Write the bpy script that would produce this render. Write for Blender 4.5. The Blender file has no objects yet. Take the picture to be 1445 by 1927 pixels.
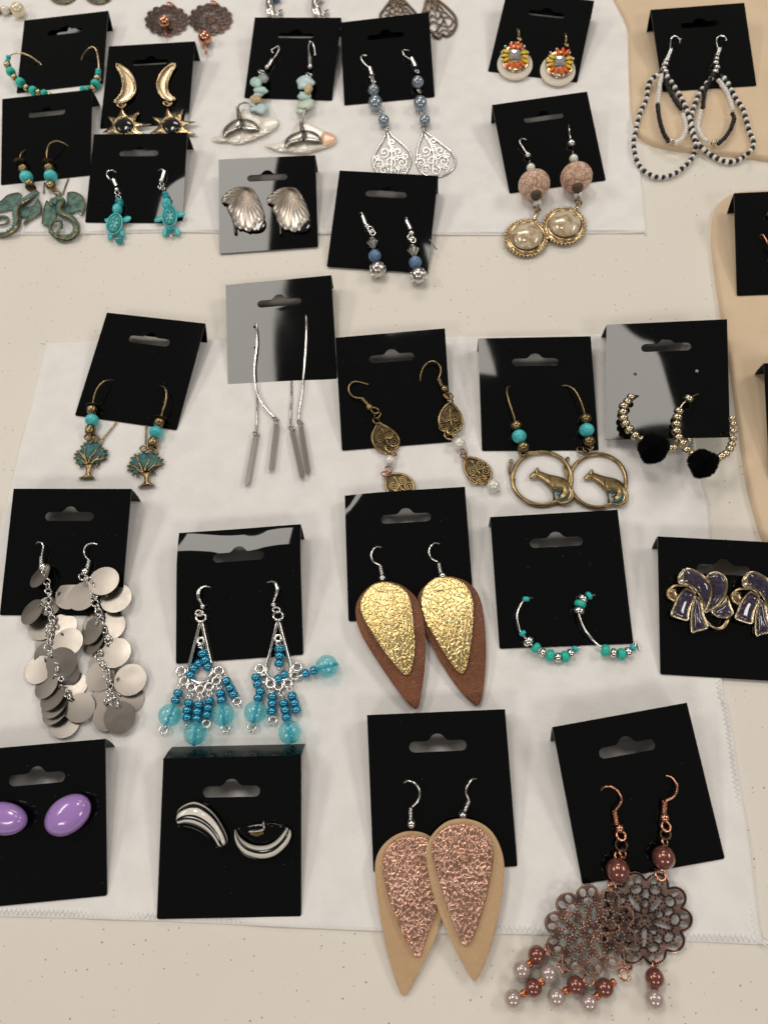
import bpy, math, random
import numpy as np
from mathutils import Vector, Matrix
from mathutils.geometry import delaunay_2d_cdt

random.seed(7)
scene = bpy.context.scene
COL = scene.collection
MM = 0.001

# ------------------------------------------------------------------ camera
CAM_PITCH, CAM_ROLL, CAM_H, CAM_F = math.radians(23.688), math.radians(3.266), 300.2, 1450.0   # mm / photo pixels
PW, PH = 1445.0, 1927.0
ROT = Matrix.Rotation(CAM_ROLL, 3, 'Y') @ Matrix.Rotation(CAM_PITCH, 3, 'X')
cam_data = bpy.data.cameras.new('camera')
cam = bpy.data.objects.new('camera', cam_data)
COL.objects.link(cam)
cam.matrix_world = Matrix.Translation((0, 0, CAM_H * MM)) @ ROT.to_4x4()
cam_data.sensor_fit = 'VERTICAL'
cam_data.sensor_height = 36.0
cam_data.lens = CAM_F / PH * 36.0
cam_data.clip_start = 0.01
cam_data.clip_end = 50
cam_data.dof.use_dof = True
cam_data.dof.focus_distance = 0.315
cam_data.dof.aperture_fstop = 15.0
scene.camera = cam

# ------------------------------------------------------------------ world and ceiling lamps
world = bpy.data.worlds.new('World')
scene.world = world
world.use_nodes = True
bgn = world.node_tree.nodes['Background']
bgn.inputs['Color'].default_value = (1.0, 0.93, 0.84, 1)
bgn.inputs['Strength'].default_value = 0.165


def ceiling_lamp(x, y, w, d, radiance, z=1.8, color=(1.0, 0.94, 0.86)):
    l = bpy.data.lights.new('ceiling_lamp', 'AREA')
    l.shape = 'RECTANGLE'
    l.size, l.size_y = w, d
    l.energy = radiance * math.pi * w * d
    l.color = color
    o = bpy.data.objects.new('ceiling_lamp', l)
    COL.objects.link(o)
    o.location = (x, y, z)


ceiling_lamp(-0.55, 0.97, 0.30, 0.66, 14.0)
ceiling_lamp(0.06, 0.76, 0.22, 0.24, 14.0)
ceiling_lamp(-2.2, 0.75, 0.60, 1.2, 10.0)
ceiling_lamp(2.0, 0.80, 0.60, 1.2, 10.0)
ceiling_lamp(0.0, 2.7, 1.2, 0.6, 9.0)
ceiling_lamp(-1.1, -1.7, 0.60, 0.60, 12.5)
ceiling_lamp(1.1, -1.7, 0.60, 0.60, 12.5)

vs = scene.view_settings
vs.view_transform = 'Standard'
vs.look = 'None'
vs.exposure = 0.0
vs.gamma = 1.0
vs.use_curve_mapping = False
scene.cycles.use_denoising = True
scene.cycles.max_bounces = 10
scene.cycles.transmission_bounces = 8
scene.cycles.transparent_max_bounces = 8
scene.cycles.sample_clamp_indirect = 4.0
scene.cycles.caustics_reflective = False
scene.cycles.caustics_refractive = False

# ------------------------------------------------------------------ materials
MATS = {}


class NT:
    def __init__(s, name):
        s.m = bpy.data.materials.new(name)
        s.m.use_nodes = True
        s.t = s.m.node_tree
        s.b = s.t.nodes['Principled BSDF']
        MATS[name] = s.m
        s.co = None

    def n(s, kind, **kw):
        nd = s.t.nodes.new(kind)
        for k, v in kw.items():
            if k[0] == '_':
                setattr(nd, k[1:], v)
            else:
                nd.inputs[k.replace('_', ' ')].default_value = v
        return nd

    def link(s, a, b):
        s.t.links.new(a, b)

    def coord(s):
        if s.co is None:
            s.co = s.n('ShaderNodeNewGeometry').outputs['Position']
        return s.co

    def noise(s, scale, detail=3.0, rough=0.55, dist=0.0):
        nd = s.n('ShaderNodeTexNoise', Scale=scale, Detail=detail, Roughness=rough, Distortion=dist)
        s.link(s.coord(), nd.inputs['Vector'])
        return nd.outputs['Fac']

    def voro(s, scale, feature='F1', out='Distance', rnd=1.0):
        nd = s.n('ShaderNodeTexVoronoi', _feature=feature, Scale=scale, Randomness=rnd)
        s.link(s.coord(), nd.inputs['Vector'])
        return nd.outputs[out]

    def ramp(s, fac, stops, ease=False):
        nd = s.n('ShaderNodeValToRGB')
        e = nd.color_ramp.elements
        while len(e) < len(stops):
            e.new(0.5)
        for el, (p, c) in zip(e, stops):
            el.position = p
            el.color = tuple(c) + (1,) if len(c) == 3 else c
        if ease:
            nd.color_ramp.interpolation = 'EASE'
        s.link(fac, nd.inputs['Fac'])
        return nd.outputs['Color']

    def bump(s, h, dist, strength=1.0):
        nd = s.n('ShaderNodeBump', Strength=strength, Distance=dist)
        s.link(h, nd.inputs['Height'])
        if s.b.inputs['Normal'].is_linked:
            s.link(s.b.inputs['Normal'].links[0].from_socket, nd.inputs['Normal'])
        s.link(nd.outputs['Normal'], s.b.inputs['Normal'])

    def base(s, c=None, rough=None, metal=None, spec=None, coat=None, sheen=None, sss=None, ior=None, trans=None):
        b = s.b.inputs
        if c is not None:
            b['Base Color'].default_value = tuple(c) + (1,)
        if rough is not None:
            b['Roughness'].default_value = rough
        if metal is not None:
            b['Metallic'].default_value = metal
        if spec is not None:
            b['Specular IOR Level'].default_value = spec
        if coat is not None:
            b['Coat Weight'].default_value = coat
            b['Coat Roughness'].default_value = 0.06
        if sheen is not None:
            b['Sheen Weight'].default_value = sheen
            b['Sheen Roughness'].default_value = 0.5
        if ior is not None:
            b['IOR'].default_value = ior
        if trans is not None:
            b['Transmission Weight'].default_value = trans
        if sss is not None:
            b['Subsurface Weight'].default_value = sss
            b['Subsurface Radius'].default_value = (0.001, 0.001, 0.001)
            b['Subsurface Scale'].default_value = 1.0
        return s

    def mottled(s, c1, c2, scale, lo=0.35, hi=0.65, detail=4.0):
        s.link(s.ramp(s.noise(scale, detail), [(lo, c1), (hi, c2)]), s.b.inputs['Base Color'])
        return s

    def rough_var(s, scale, lo, hi):
        nd = s.n('ShaderNodeMapRange', To_Min=lo, To_Max=hi)
        nd.inputs['From Min'].default_value = 0.3
        nd.inputs['From Max'].default_value = 0.7
        s.link(s.noise(scale, 4.0), nd.inputs['Value'])
        s.link(nd.outputs['Result'], s.b.inputs['Roughness'])
        return s


def simple(name, c, rough=0.4, metal=0.0, **kw):
    return NT(name).base(c, rough, metal, **kw)


# black plastic card: satin black, faint lint specks and scuffs
m = NT('black_card').base((0.002, 0.0025, 0.003), 0.06, 0, spec=0.26)
sp = m.voro(260.0)
dust = m.ramp(sp, [(0.0, (0.22, 0.22, 0.21)), (0.022, (0.12, 0.12, 0.12)), (0.034, (0.002, 0.0026, 0.003))])
m.link(dust, m.b.inputs['Base Color'])
m.rough_var(60.0, 0.02, 0.04)
# white felt cloth
m = NT('white_cloth').base((0.80, 0.785, 0.775), 0.95, 0, spec=0.1, sheen=0.35)
m.mottled((0.83, 0.805, 0.785), (0.89, 0.865, 0.845), 90.0, 0.35, 0.65)
m.bump(m.noise(900.0, 5.0, 0.7), 0.0004, 0.55)
m.bump(m.noise(60.0, 3.0), 0.0016, 0.35)
m.bump(m.noise(14.0, 2.0), 0.004, 0.25)
simple('white_thread', (0.84, 0.83, 0.82), 0.8, sheen=0.3)
# speckled off white moulded plastic table
m = NT('table_plastic').base((0.74, 0.70, 0.62), 0.42, 0, spec=0.4)
v1 = m.n('ShaderNodeTexVoronoi', _voronoi_dimensions='2D', Scale=260.0)
m.link(m.coord(), v1.inputs['Vector'])
nz = m.noise(1100.0, 2.0)
size = m.n('ShaderNodeMath', _operation='MULTIPLY_ADD')
sepc = m.n('ShaderNodeSeparateColor')
m.link(v1.outputs['Color'], sepc.inputs['Color'])
pw = m.n('ShaderNodeMath', _operation='POWER')
m.link(sepc.outputs['Red'], pw.inputs[0])
pw.inputs[1].default_value = 2.2
m.link(pw.outputs[0], size.inputs[0])
size.inputs[1].default_value = 0.115
size.inputs[2].default_value = -0.04
nd2 = m.n('ShaderNodeMath', _operation='MULTIPLY_ADD')
m.link(nz, nd2.inputs[0])
nd2.inputs[1].default_value = 0.12
nd2.inputs[2].default_value = -0.06
dsum = m.n('ShaderNodeMath', _operation='ADD')
m.link(v1.outputs['Distance'], dsum.inputs[0])
m.link(nd2.outputs[0], dsum.inputs[1])
less = m.n('ShaderNodeMath', _operation='LESS_THAN')
m.link(dsum.outputs[0], less.inputs[0])
m.link(size.outputs[0], less.inputs[1])
spc = m.ramp(sepc.outputs['Green'], [(0.0, (0.10, 0.085, 0.065)), (0.55, (0.26, 0.24, 0.19)), (1.0, (0.42, 0.39, 0.30))])
bas = m.ramp(m.noise(9.0, 4.0), [(0.3, (0.775, 0.725, 0.65)), (0.7, (0.81, 0.76, 0.69))])
mix = m.n('ShaderNodeMix', _data_type='RGBA')
m.link(less.outputs[0], mix.inputs['Factor'])
m.link(bas, mix.inputs[6])
m.link(spc, mix.inputs[7])
m.link(mix.outputs[2], m.b.inputs['Base Color'])
m.bump(m.noise(260.0, 3.0), 0.0003, 0.35)
m.bump(m.noise(35.0, 2.0), 0.001, 0.25)
m.rough_var(30.0, 0.35, 0.5)
# beige felt pads
m = NT('beige_felt').base((0.72, 0.54, 0.36), 0.95, 0, spec=0.1, sheen=0.3)
m.mottled((0.70, 0.535, 0.365), (0.76, 0.59, 0.41), 40.0)
m.bump(m.noise(800.0, 5.0, 0.7), 0.0004, 0.5)
simple('cream_foam', (0.72, 0.64, 0.47), 0.85)
# metals
simple('silver', (0.80, 0.78, 0.75), 0.16, 1.0).rough_var(500, 0.10, 0.26)
simple('nickel', (0.40, 0.37, 0.33), 0.28, 1.0).rough_var(500, 0.2, 0.36)
m = simple('antique_silver', (0.55, 0.53, 0.50), 0.25, 1.0).mottled((0.16, 0.15, 0.14), (0.72, 0.70, 0.66), 700.0, 0.3, 0.5)
simple('gold', (0.60, 0.45, 0.26), 0.22, 1.0).rough_var(500, 0.16, 0.32)
simple('pale_gold', (0.66, 0.56, 0.40), 0.2, 1.0).rough_var(500, 0.14, 0.3)
simple('satin_gold', (0.50, 0.40, 0.26), 0.26, 1.0)
simple('bronze', (0.26, 0.18, 0.09), 0.3, 1.0).mottled((0.10, 0.07, 0.035), (0.36, 0.26, 0.13), 450.0, 0.3, 0.6)
simple('bronze_bright', (0.36, 0.26, 0.12), 0.3, 1.0).mottled((0.22, 0.155, 0.07), (0.42, 0.31, 0.155), 350.0, 0.3, 0.6)
simple('dark_bronze', (0.09, 0.065, 0.04), 0.45, 1.0).mottled((0.045, 0.032, 0.022), (0.14, 0.10, 0.055), 500.0)
simple('copper', (0.62, 0.30, 0.19), 0.22, 1.0)
simple('copper_bead', (0.62, 0.22, 0.10), 0.28, 1.0)
m = simple('antique_copper', (0.25, 0.15, 0.12), 0.34, 1.0).mottled((0.12, 0.08, 0.075), (0.38, 0.23, 0.17), 260.0, 0.32, 0.66)
simple('antique_copper_bright', (0.45, 0.29, 0.23), 0.3, 1.0).mottled((0.26, 0.17, 0.14), (0.58, 0.38, 0.30), 260.0, 0.32, 0.66)
simple('copper_pit', (0.03, 0.018, 0.022), 0.5, 0.6)
simple('dark_copper', (0.16, 0.095, 0.075), 0.42, 1.0)
simple('brown_bronze', (0.20, 0.14, 0.10), 0.4, 1.0)
m = simple('disc_steel', (0.37, 0.335, 0.30), 0.34, 1.0).rough_var(120, 0.32, 0.42)
simple('shell_pewter', (0.60, 0.545, 0.485), 0.36, 1.0).rough_var(200, 0.3, 0.42)
simple('bar_steel', (0.34, 0.31, 0.28), 0.32, 1.0)
m = simple('verdigris', (0.02, 0.13, 0.13), 0.45, 0.15).mottled((0.006, 0.05, 0.06), (0.025, 0.17, 0.17), 420.0)
m.bump(m.noise(1400.0, 4.0), 0.0003, 0.6)
m = simple('verdigris_grey', (0.09, 0.17, 0.14), 0.5, 0.3).mottled((0.05, 0.11, 0.095), (0.15, 0.25, 0.20), 300.0)
m.bump(m.noise(900.0, 4.0), 0.0003, 0.7)
# beads
m = simple('turquoise', (0.05, 0.52, 0.55), 0.25, spec=0.5).mottled((0.03, 0.36, 0.40), (0.09, 0.60, 0.62), 280.0, 0.3, 0.6)
simple('turquoise_green', (0.02, 0.52, 0.40), 0.28)
simple('turquoise_seed', (0.02, 0.52, 0.52), 0.28)
m = simple('turtle_stone', (0.03, 0.48, 0.50), 0.35)
m.link(m.ramp(m.voro(420.0, 'DISTANCE_TO_EDGE'), [(0.0, (0.03, 0.06, 0.045)), (0.06, (0.02, 0.30, 0.31)), (0.16, (0.05, 0.56, 0.58))]), m.b.inputs['Base Color'])
simple('turtle_dark', (0.075, 0.065, 0.03), 0.5)
m = simple('teal_glass', (0.0, 0.30, 0.36), 0.08, spec=0.8)
simple('blue_lustre', (0.045, 0.33, 0.52), 0.2, 0.75, coat=0.4)
m = simple('crackle_glass', (0.10, 0.62, 0.72), 0.06, spec=0.8)
edge = m.voro(520.0, 'DISTANCE_TO_EDGE')
m.link(m.ramp(edge, [(0.0, (0.75, 0.95, 0.97)), (0.04, (0.10, 0.60, 0.70)), (0.2, (0.06, 0.55, 0.66))]), m.b.inputs['Base Color'])
m.bump(edge, 0.0004, 0.35)
tr = m.n('ShaderNodeBsdfTransparent')
tr.inputs['Color'].default_value = (0.66, 0.93, 0.96, 1)
mx = m.n('ShaderNodeMixShader')
m.link(m.ramp(edge, [(0.0, (0.30, 0.30, 0.30)), (0.05, (0.15, 0.15, 0.15)), (0.4, (0.11, 0.11, 0.11))]), mx.inputs[0])
m.link(tr.outputs[0], mx.inputs[1])
m.link(m.b.outputs[0], mx.inputs[2])
gl = m.n('ShaderNodeBsdfGlossy', Roughness=0.04)
m.link(m.b.inputs['Normal'].links[0].from_socket, gl.inputs['Normal'])
fz = m.n('ShaderNodeFresnel', IOR=1.55)
m2 = m.n('ShaderNodeMixShader')
bk = m.n('ShaderNodeNewGeometry')
fm = m.n('ShaderNodeMath', _operation='MULTIPLY_ADD')
m.link(bk.outputs['Backfacing'], fm.inputs[0])
fm.inputs[1].default_value = -1.0
fm.inputs[2].default_value = 1.0
ff_ = m.n('ShaderNodeMath', _operation='MULTIPLY')
m.link(fm.outputs[0], ff_.inputs[0])
m.link(fz.outputs[0], ff_.inputs[1])
m.link(ff_.outputs[0], m2.inputs[0])
m.link(mx.outputs[0], m2.inputs[1])
m.link(gl.outputs[0], m2.inputs[2])
m.link(m2.outputs[0], m.t.nodes['Material Output'].inputs['Surface'])
simple('crackle_flake', (0.75, 0.95, 0.97), 0.1, spec=1.0)
simple('teal_core', (0.0, 0.42, 0.58), 0.3)
simple('white_pearl', (0.80, 0.77, 0.70), 0.2, 0.15, coat=0.6)
simple('cream_pearl', (0.82, 0.72, 0.52), 0.2, 0.2, coat=0.6)
simple('grey_pearl', (0.30, 0.36, 0.42), 0.2, 0.55, coat=0.6)
simple('mauve_pearl', (0.52, 0.42, 0.39), 0.2, 0.4, coat=0.6)
simple('brown_pearl', (0.26, 0.095, 0.075), 0.2, 0.6, coat=0.6)
simple('denim_bead', (0.10, 0.19, 0.36), 0.25).mottled((0.08, 0.15, 0.30), (0.16, 0.27, 0.45), 300.0)
simple('seed_white', (0.86, 0.84, 0.81), 0.25)
simple('seed_black', (0.006, 0.006, 0.007), 0.15)
simple('black_gloss', (0.004, 0.004, 0.005), 0.08, coat=0.5)
simple('white_gloss', (0.80, 0.76, 0.68), 0.12, coat=0.6)
simple('lavender', (0.42, 0.24, 0.62), 0.16, coat=0.6)
m = simple('purple_enamel', (0.10, 0.07, 0.15), 0.1, coat=1.0)
m.link(m.ramp(m.noise(260.0, 3.0, 0.6, 3.5), [(0.3, (0.010, 0.007, 0.018)), (0.5, (0.034, 0.024, 0.052)), (0.72, (0.085, 0.062, 0.11))]), m.b.inputs['Base Color'])
simple('orange_stone', (0.85, 0.13, 0.012), 0.25)
simple('yellow_stone', (0.78, 0.55, 0.05), 0.25)
simple('crystal', (0.80, 0.80, 0.82), 0.06, 0.75)
simple('ivory', (0.74, 0.66, 0.54), 0.4)
m = simple('mother_of_pearl', (0.84, 0.78, 0.68), 0.22, coat=0.4).mottled((0.80, 0.72, 0.60), (0.90, 0.87, 0.80), 140.0)
simple('peach_shell', (0.86, 0.48, 0.26), 0.25, coat=0.4).mottled((0.86, 0.60, 0.40), (0.85, 0.42, 0.22), 120.0)
simple('chip_aqua', (0.42, 0.62, 0.58), 0.35).mottled((0.36, 0.58, 0.56), (0.54, 0.70, 0.64), 220.0)
simple('chip_blue', (0.50, 0.66, 0.68), 0.35).mottled((0.42, 0.62, 0.66), (0.62, 0.74, 0.73), 220.0)
simple('chip_green', (0.60, 0.68, 0.56), 0.35)
simple('chip_tan', (0.58, 0.42, 0.22), 0.35).mottled((0.50, 0.35, 0.17), (0.68, 0.54, 0.33), 220.0)
simple('chip_grey', (0.30, 0.34, 0.33), 0.4)
m = simple('carved_bead', (0.60, 0.38, 0.26), 0.42)
w1 = m.n('ShaderNodeTexVoronoi', _feature='DISTANCE_TO_EDGE', Scale=230.0)
m.link(m.coord(), w1.inputs['Vector'])
w2 = m.voro(430.0, 'DISTANCE_TO_EDGE')
mn = m.n('ShaderNodeMath', _operation='MINIMUM')
m.link(w1.outputs['Distance'], mn.inputs[0])
m.link(w2, mn.inputs[1])
m.link(m.ramp(mn.outputs[0], [(0.0, (0.42, 0.19, 0.12)), (0.03, (0.48, 0.25, 0.17)), (0.065, (0.72, 0.53, 0.40))]), m.b.inputs['Base Color'])
m.bump(mn.outputs[0], 0.0008, 0.5)
simple('dark_wood', (0.09, 0.055, 0.035), 0.5)
m = simple('cream_marble', (0.66, 0.55, 0.40), 0.1, coat=0.7)
m.link(m.ramp(m.noise(170.0, 5.0, 0.6, 1.5), [(0.34, (0.30, 0.20, 0.11)), (0.46, (0.52, 0.40, 0.25)), (0.60, (0.66, 0.56, 0.42))]), m.b.inputs['Base Color'])
simple('pompom_black', (0.004, 0.004, 0.005), 0.95, spec=0.05)


def leather(name, c1, c2, rough, metal, pebble, depth, spec=0.4):
    m = NT(name).base(c1, rough, metal, spec=spec)
    m.mottled(c1, c2, 120.0)
    warp = m.n('ShaderNodeTexNoise', Scale=220.0, Detail=2.0)
    m.link(m.coord(), warp.inputs['Vector'])
    add = m.n('ShaderNodeMixRGB', _blend_type='ADD', Fac=0.0025)
    m.link(m.coord(), add.inputs[1])
    m.link(warp.outputs['Color'], add.inputs[2])
    v = m.n('ShaderNodeTexVoronoi', _feature='DISTANCE_TO_EDGE', Scale=pebble)
    mp = m.n('ShaderNodeMapping')
    mp.inputs['Scale'].default_value = (1.35, 0.8, 1.0)
    mp.inputs['Rotation'].default_value = (0, 0, 0.35)
    m.link(add.outputs[0], mp.inputs['Vector'])
    m.link(mp.outputs[0], v.inputs['Vector'])
    r = m.ramp(v.outputs['Distance'], [(0.0, (0, 0, 0)), (0.20, (1, 1, 1))], True)
    m.bump(r, depth, 0.8)
    m.bump(m.noise(pebble * 0.16, 1.5), depth * 4.0, 0.6)
    return m


leather('brown_leather', (0.16, 0.052, 0.02), (0.21, 0.075, 0.029), 0.38, 0.0, 620.0, 0.00014)
leather('beige_leather', (0.52, 0.335, 0.185), (0.57, 0.38, 0.215), 0.5, 0.0, 420.0, 0.00012)
leather('gold_foil', (0.68, 0.50, 0.21), (0.78, 0.60, 0.29), 0.27, 1.0, 600.0, 0.00011)
leather('rose_foil', (0.57, 0.32, 0.23), (0.70, 0.42, 0.32), 0.31, 1.0, 640.0, 0.00014)
simple('foil_edge', (0.72, 0.62, 0.50), 0.7)

# ------------------------------------------------------------------ measuring: photo pixel -> point in the place (mm)
EYE = Vector((0, 0, CAM_H))


def ray(px, py):
    return ROT @ Vector(((px - PW / 2) / CAM_F, -(py - PH / 2) / CAM_F, -1.0))


def at(px, py, z):
    d = ray(px, py)
    return EYE + d * ((z - CAM_H) / d.z)


CLOTH_Z, PAD_Z = 1.0, 3.0
CLOTH1 = [(-330, 446), (-100, 441), (120, 440), (300, 436), (480, 438), (700, 440), (940, 441), (1100, 438), (1205, 437), (1214, 432), (1205, 330), (1194, 200), (1184, 90), (1175, -10), (1165, -130), (600, -150), (-100, -150), (-480, -150)]
CLOTH2 = [(92, 645), (300, 641), (520, 637), (800, 634), (1050, 631), (1275, 628), (1282, 636), (1300, 770), (1318, 905), (1331, 970), (1358, 1280), (1371, 1335), (1400, 1530), (1428, 1746), (1438, 1768), (1434, 1777), (1300, 1772), (1150, 1764), (1000, 1759), (840, 1756), (660, 1750), (400, 1738), (200, 1730), (0, 1725), (-130, 1722), (-160, 1700), (-110, 1430), (-55, 1215), (0, 995), (50, 800), (84, 656)]
PAD1 = [(1183, -60), (1183, 60), (1185, 160), (1190, 222), (1203, 250), (1226, 265), (1262, 274), (1320, 281), (1400, 289), (1560, 300), (1660, 200), (1640, -60)]
PAD2 = [(1560, 350), (1445, 355), (1390, 359), (1362, 371), (1346, 393), (1340, 430), (1343, 481), (1357, 576), (1376, 690), (1389, 785), (1406, 898), (1425, 974), (1442, 1020), (1500, 1110), (1600, 1150), (1700, 900), (1680, 400)]


def inside(p, poly):
    r = False
    x, y = p
    j = len(poly) - 1
    for i in range(len(poly)):
        xi, yi = poly[i]
        xj, yj = poly[j]
        if (yi > y) != (yj > y) and x < (xj - xi) * (y - yi) / (yj - yi) + xi:
            r = not r
        j = i
    return r


def ground(px, py):
    if inside((px, py), PAD1) or inside((px, py), PAD2):
        return PAD_Z
    if inside((px, py), CLOTH1) or inside((px, py), CLOTH2):
        return CLOTH_Z
    return 0.0


CARDS = {}


def on(px, py, lift, card=None):
    """point `lift` mm above the card (or above cloth / table beyond the card's edge)"""
    if card:
        o, ex, ey, n, lx, ly = CARDS[card]
        d = ray(px, py)
        t = ((o + n * lift) - EYE).dot(n) / d.dot(n)
        p = EYE + d * t
        u, v = (p - o).dot(ex) / lx, (p - o).dot(ey) / ly
        if -0.35 <= u <= 1.35 and (-0.5 if card == 'R' else 0.0) <= v <= 1.04 and p.z > ground(px, py) + lift:
            return p
    return at(px, py, ground(px, py) + lift)


def mmpp(px, py, z=2.0):
    p = at(px, py, z)
    d = (p - EYE).dot(ROT @ Vector((0, 0, -1)))
    return d / CAM_F


# ------------------------------------------------------------------ mesh makers (all in mm, world axes)
def catmull(pts, sub=5, closed=False):
    pts = [Vector(p) for p in pts]
    n = len(pts)
    if n < 3 and not closed:
        return pts
    out = []
    rng = n if closed else n - 1
    for i in range(rng):
        if closed:
            p0, p1, p2, p3 = pts[(i - 1) % n], pts[i], pts[(i + 1) % n], pts[(i + 2) % n]
        else:
            p1, p2 = pts[i], pts[i + 1]
            p0 = pts[i - 1] if i > 0 else p1 * 2 - p2
            p3 = pts[i + 2] if i + 2 < n else p2 * 2 - p1
        for k in range(sub):
            t = k / sub
            out.append(0.5 * ((2 * p1) + (p2 - p0) * t + (2 * p0 - 5 * p1 + 4 * p2 - p3) * t * t + (3 * p1 - p0 - 3 * p2 + p3) * t ** 3))
    if not closed:
        out.append(pts[-1])
    return out


def tube_geo(pts, r, n=8, closed=False, sub=5, flat=1.0):
    m0 = len(pts)
    rr = list(r) if isinstance(r, (list, tuple)) else [r] * m0
    P = catmull(pts, sub, closed) if sub > 1 else [Vector(p) for p in pts]
    m_ = len(P)
    R = []
    for i in range(m_):
        s = i / (m_ if closed else max(1, m_ - 1)) * (m0 if closed else m0 - 1)
        k = int(s)
        f = s - k
        a = rr[k % m0]
        b = rr[(k + 1) % m0] if (closed or k + 1 < m0) else a
        R.append(a + (b - a) * f)
    V, F = [], []
    up = None
    for i in range(m_):
        a = P[i - 1] if (i > 0 or closed) else P[i]
        b = P[(i + 1) % m_] if (i < m_ - 1 or closed) else P[i]
        t = (b - a)
        if t.length < 1e-9:
            t = Vector((1, 0, 0))
        t.normalize()
        if up is None:
            up = Vector((0, 0, 1)) if abs(t.z) < 0.9 else Vector((1, 0, 0))
        up = up - t * up.dot(t)
        if up.length < 1e-6:
            up = t.orthogonal()
        up.normalize()
        side = t.cross(up)
        for k in range(n):
            th = 2 * math.pi * k / n
            V.append(P[i] + (side * math.cos(th) + up * math.sin(th) * flat) * R[i])
    rings = m_ if closed else m_ - 1
    for i in range(rings):
        a0, b0 = i * n, ((i + 1) % m_) * n
        for k in range(n):
            k2 = (k + 1) % n
            F.append((a0 + k, a0 + k2, b0 + k2, b0 + k))
    if not closed:
        F.append(tuple(range(n - 1, -1, -1)))
        F.append(tuple(range((m_ - 1) * n, m_ * n)))
    return V, F


def frame(axis):
    z = Vector(axis).normalized()
    x = z.orthogonal().normalized()
    return x, z.cross(x), z


def lathe_geo(c, axis, prof, n=20):
    x, y, z = frame(axis)
    V, F = [], []
    for (r, h) in prof:
        for k in range(n):
            th = 2 * math.pi * k / n
            V.append(Vector(c) + (x * math.cos(th) + y * math.sin(th)) * r + z * h)
    for i in range(len(prof) - 1):
        for k in range(n):
            k2 = (k + 1) % n
            F.append((i * n + k, i * n + k2, (i + 1) * n + k2, (i + 1) * n + k))
    if prof[0][0] > 1e-6:
        F.append(tuple(range(n - 1, -1, -1)))
    if prof[-1][0] > 1e-6:
        F.append(tuple(range((len(prof) - 1) * n, len(prof) * n)))
    return V, F


def merge_geo(*gs):
    V, F = [], []
    for v, f in gs:
        o = len(V)
        V += list(v)
        F += [tuple(i + o for i in q) for q in f]
    return V, F


def bead_profile(kind, k=9):
    if kind == 'ball':
        return [(math.sin(math.pi * i / 12), -math.cos(math.pi * i / 12)) for i in range(13)]
    if kind == 'donut':      # rounded seed bead with flattened ends and a hole
        pr = [(0.02, -0.55), (0.30, -0.62)]
        for i in range(9):
            a = -math.pi / 2 + math.pi * i / 8
            pr.append((0.55 + 0.45 * math.cos(a), 0.72 * math.sin(a)))
        return pr + [(0.30, 0.62), (0.02, 0.55)]
    if kind == 'barrel':
        return [(0.05, -0.8), (0.62, -0.9), (0.80, -0.82), (0.9, -0.6), (1, 0), (0.9, 0.6), (0.80, 0.82), (0.62, 0.9), (0.05, 0.8)]
    if kind == 'bicone':
        return [(0.05, -1), (0.22, -1.0), (0.3, -0.92), (0.92, -0.12), (1.0, 0), (0.92, 0.12), (0.3, 0.92), (0.22, 1.0), (0.05, 1)]
    if kind == 'cap':        # shallow flower cap
        return [(0.05, 0.05), (0.45, 0.22), (0.8, 0.12), (1.0, -0.12), (0.96, -0.2), (0.7, 0.0), (0.4, 0.1), (0.05, -0.02)]
    if kind == 'tubebead':
        return [(0.05, -1.0), (0.8, -1.0), (1, -0.85), (1, 0.85), (0.8, 1.0), (0.05, 1.0)]
    raise KeyError(kind)


UNIT = {}


def mesh_from(name, geo, mat, smooth=True, sharp=None, scale=MM, origin=Vector((0, 0, 0))):
    me = bpy.data.meshes.new(name)
    me.from_pydata([tuple((Vector(v) - origin) * scale) for v in geo[0]], [], geo[1])
    me.validate()
    if smooth:
        me.shade_smooth()
        if sharp:
            me.set_sharp_from_angle(angle=math.radians(sharp))
    me.materials.append(MATS[mat])
    return me


def unit_mesh(kind, mat, n=20):
    key = (kind, mat, n)
    if key not in UNIT:
        g = lathe_geo((0, 0, 0), (0, 0, 1), bead_profile(kind), n)
        UNIT[key] = mesh_from(kind + '_bead', g, mat, True, 50, scale=1.0)
    return UNIT[key]


def smooth_loop(pts, sub):
    return [(p.x, p.y) for p in catmull([(p[0], p[1], 0) for p in pts], sub, True)] if sub > 1 else [(p[0], p[1]) for p in pts]


def seg_dist(P, loop):
    L = np.array(loop, dtype=float)
    A = L
    B = np.roll(L, -1, 0)
    P = np.array(P, dtype=float)
    d = B - A
    ll = np.maximum((d ** 2).sum(1), 1e-12)
    t = np.clip(((P[:, None, :] - A[None]) * d[None]).sum(2) / ll[None], 0, 1)
    q = A[None] + d[None] * t[..., None]
    return np.sqrt(((P[:, None, :] - q) ** 2).sum(2)).min(1)


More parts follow.
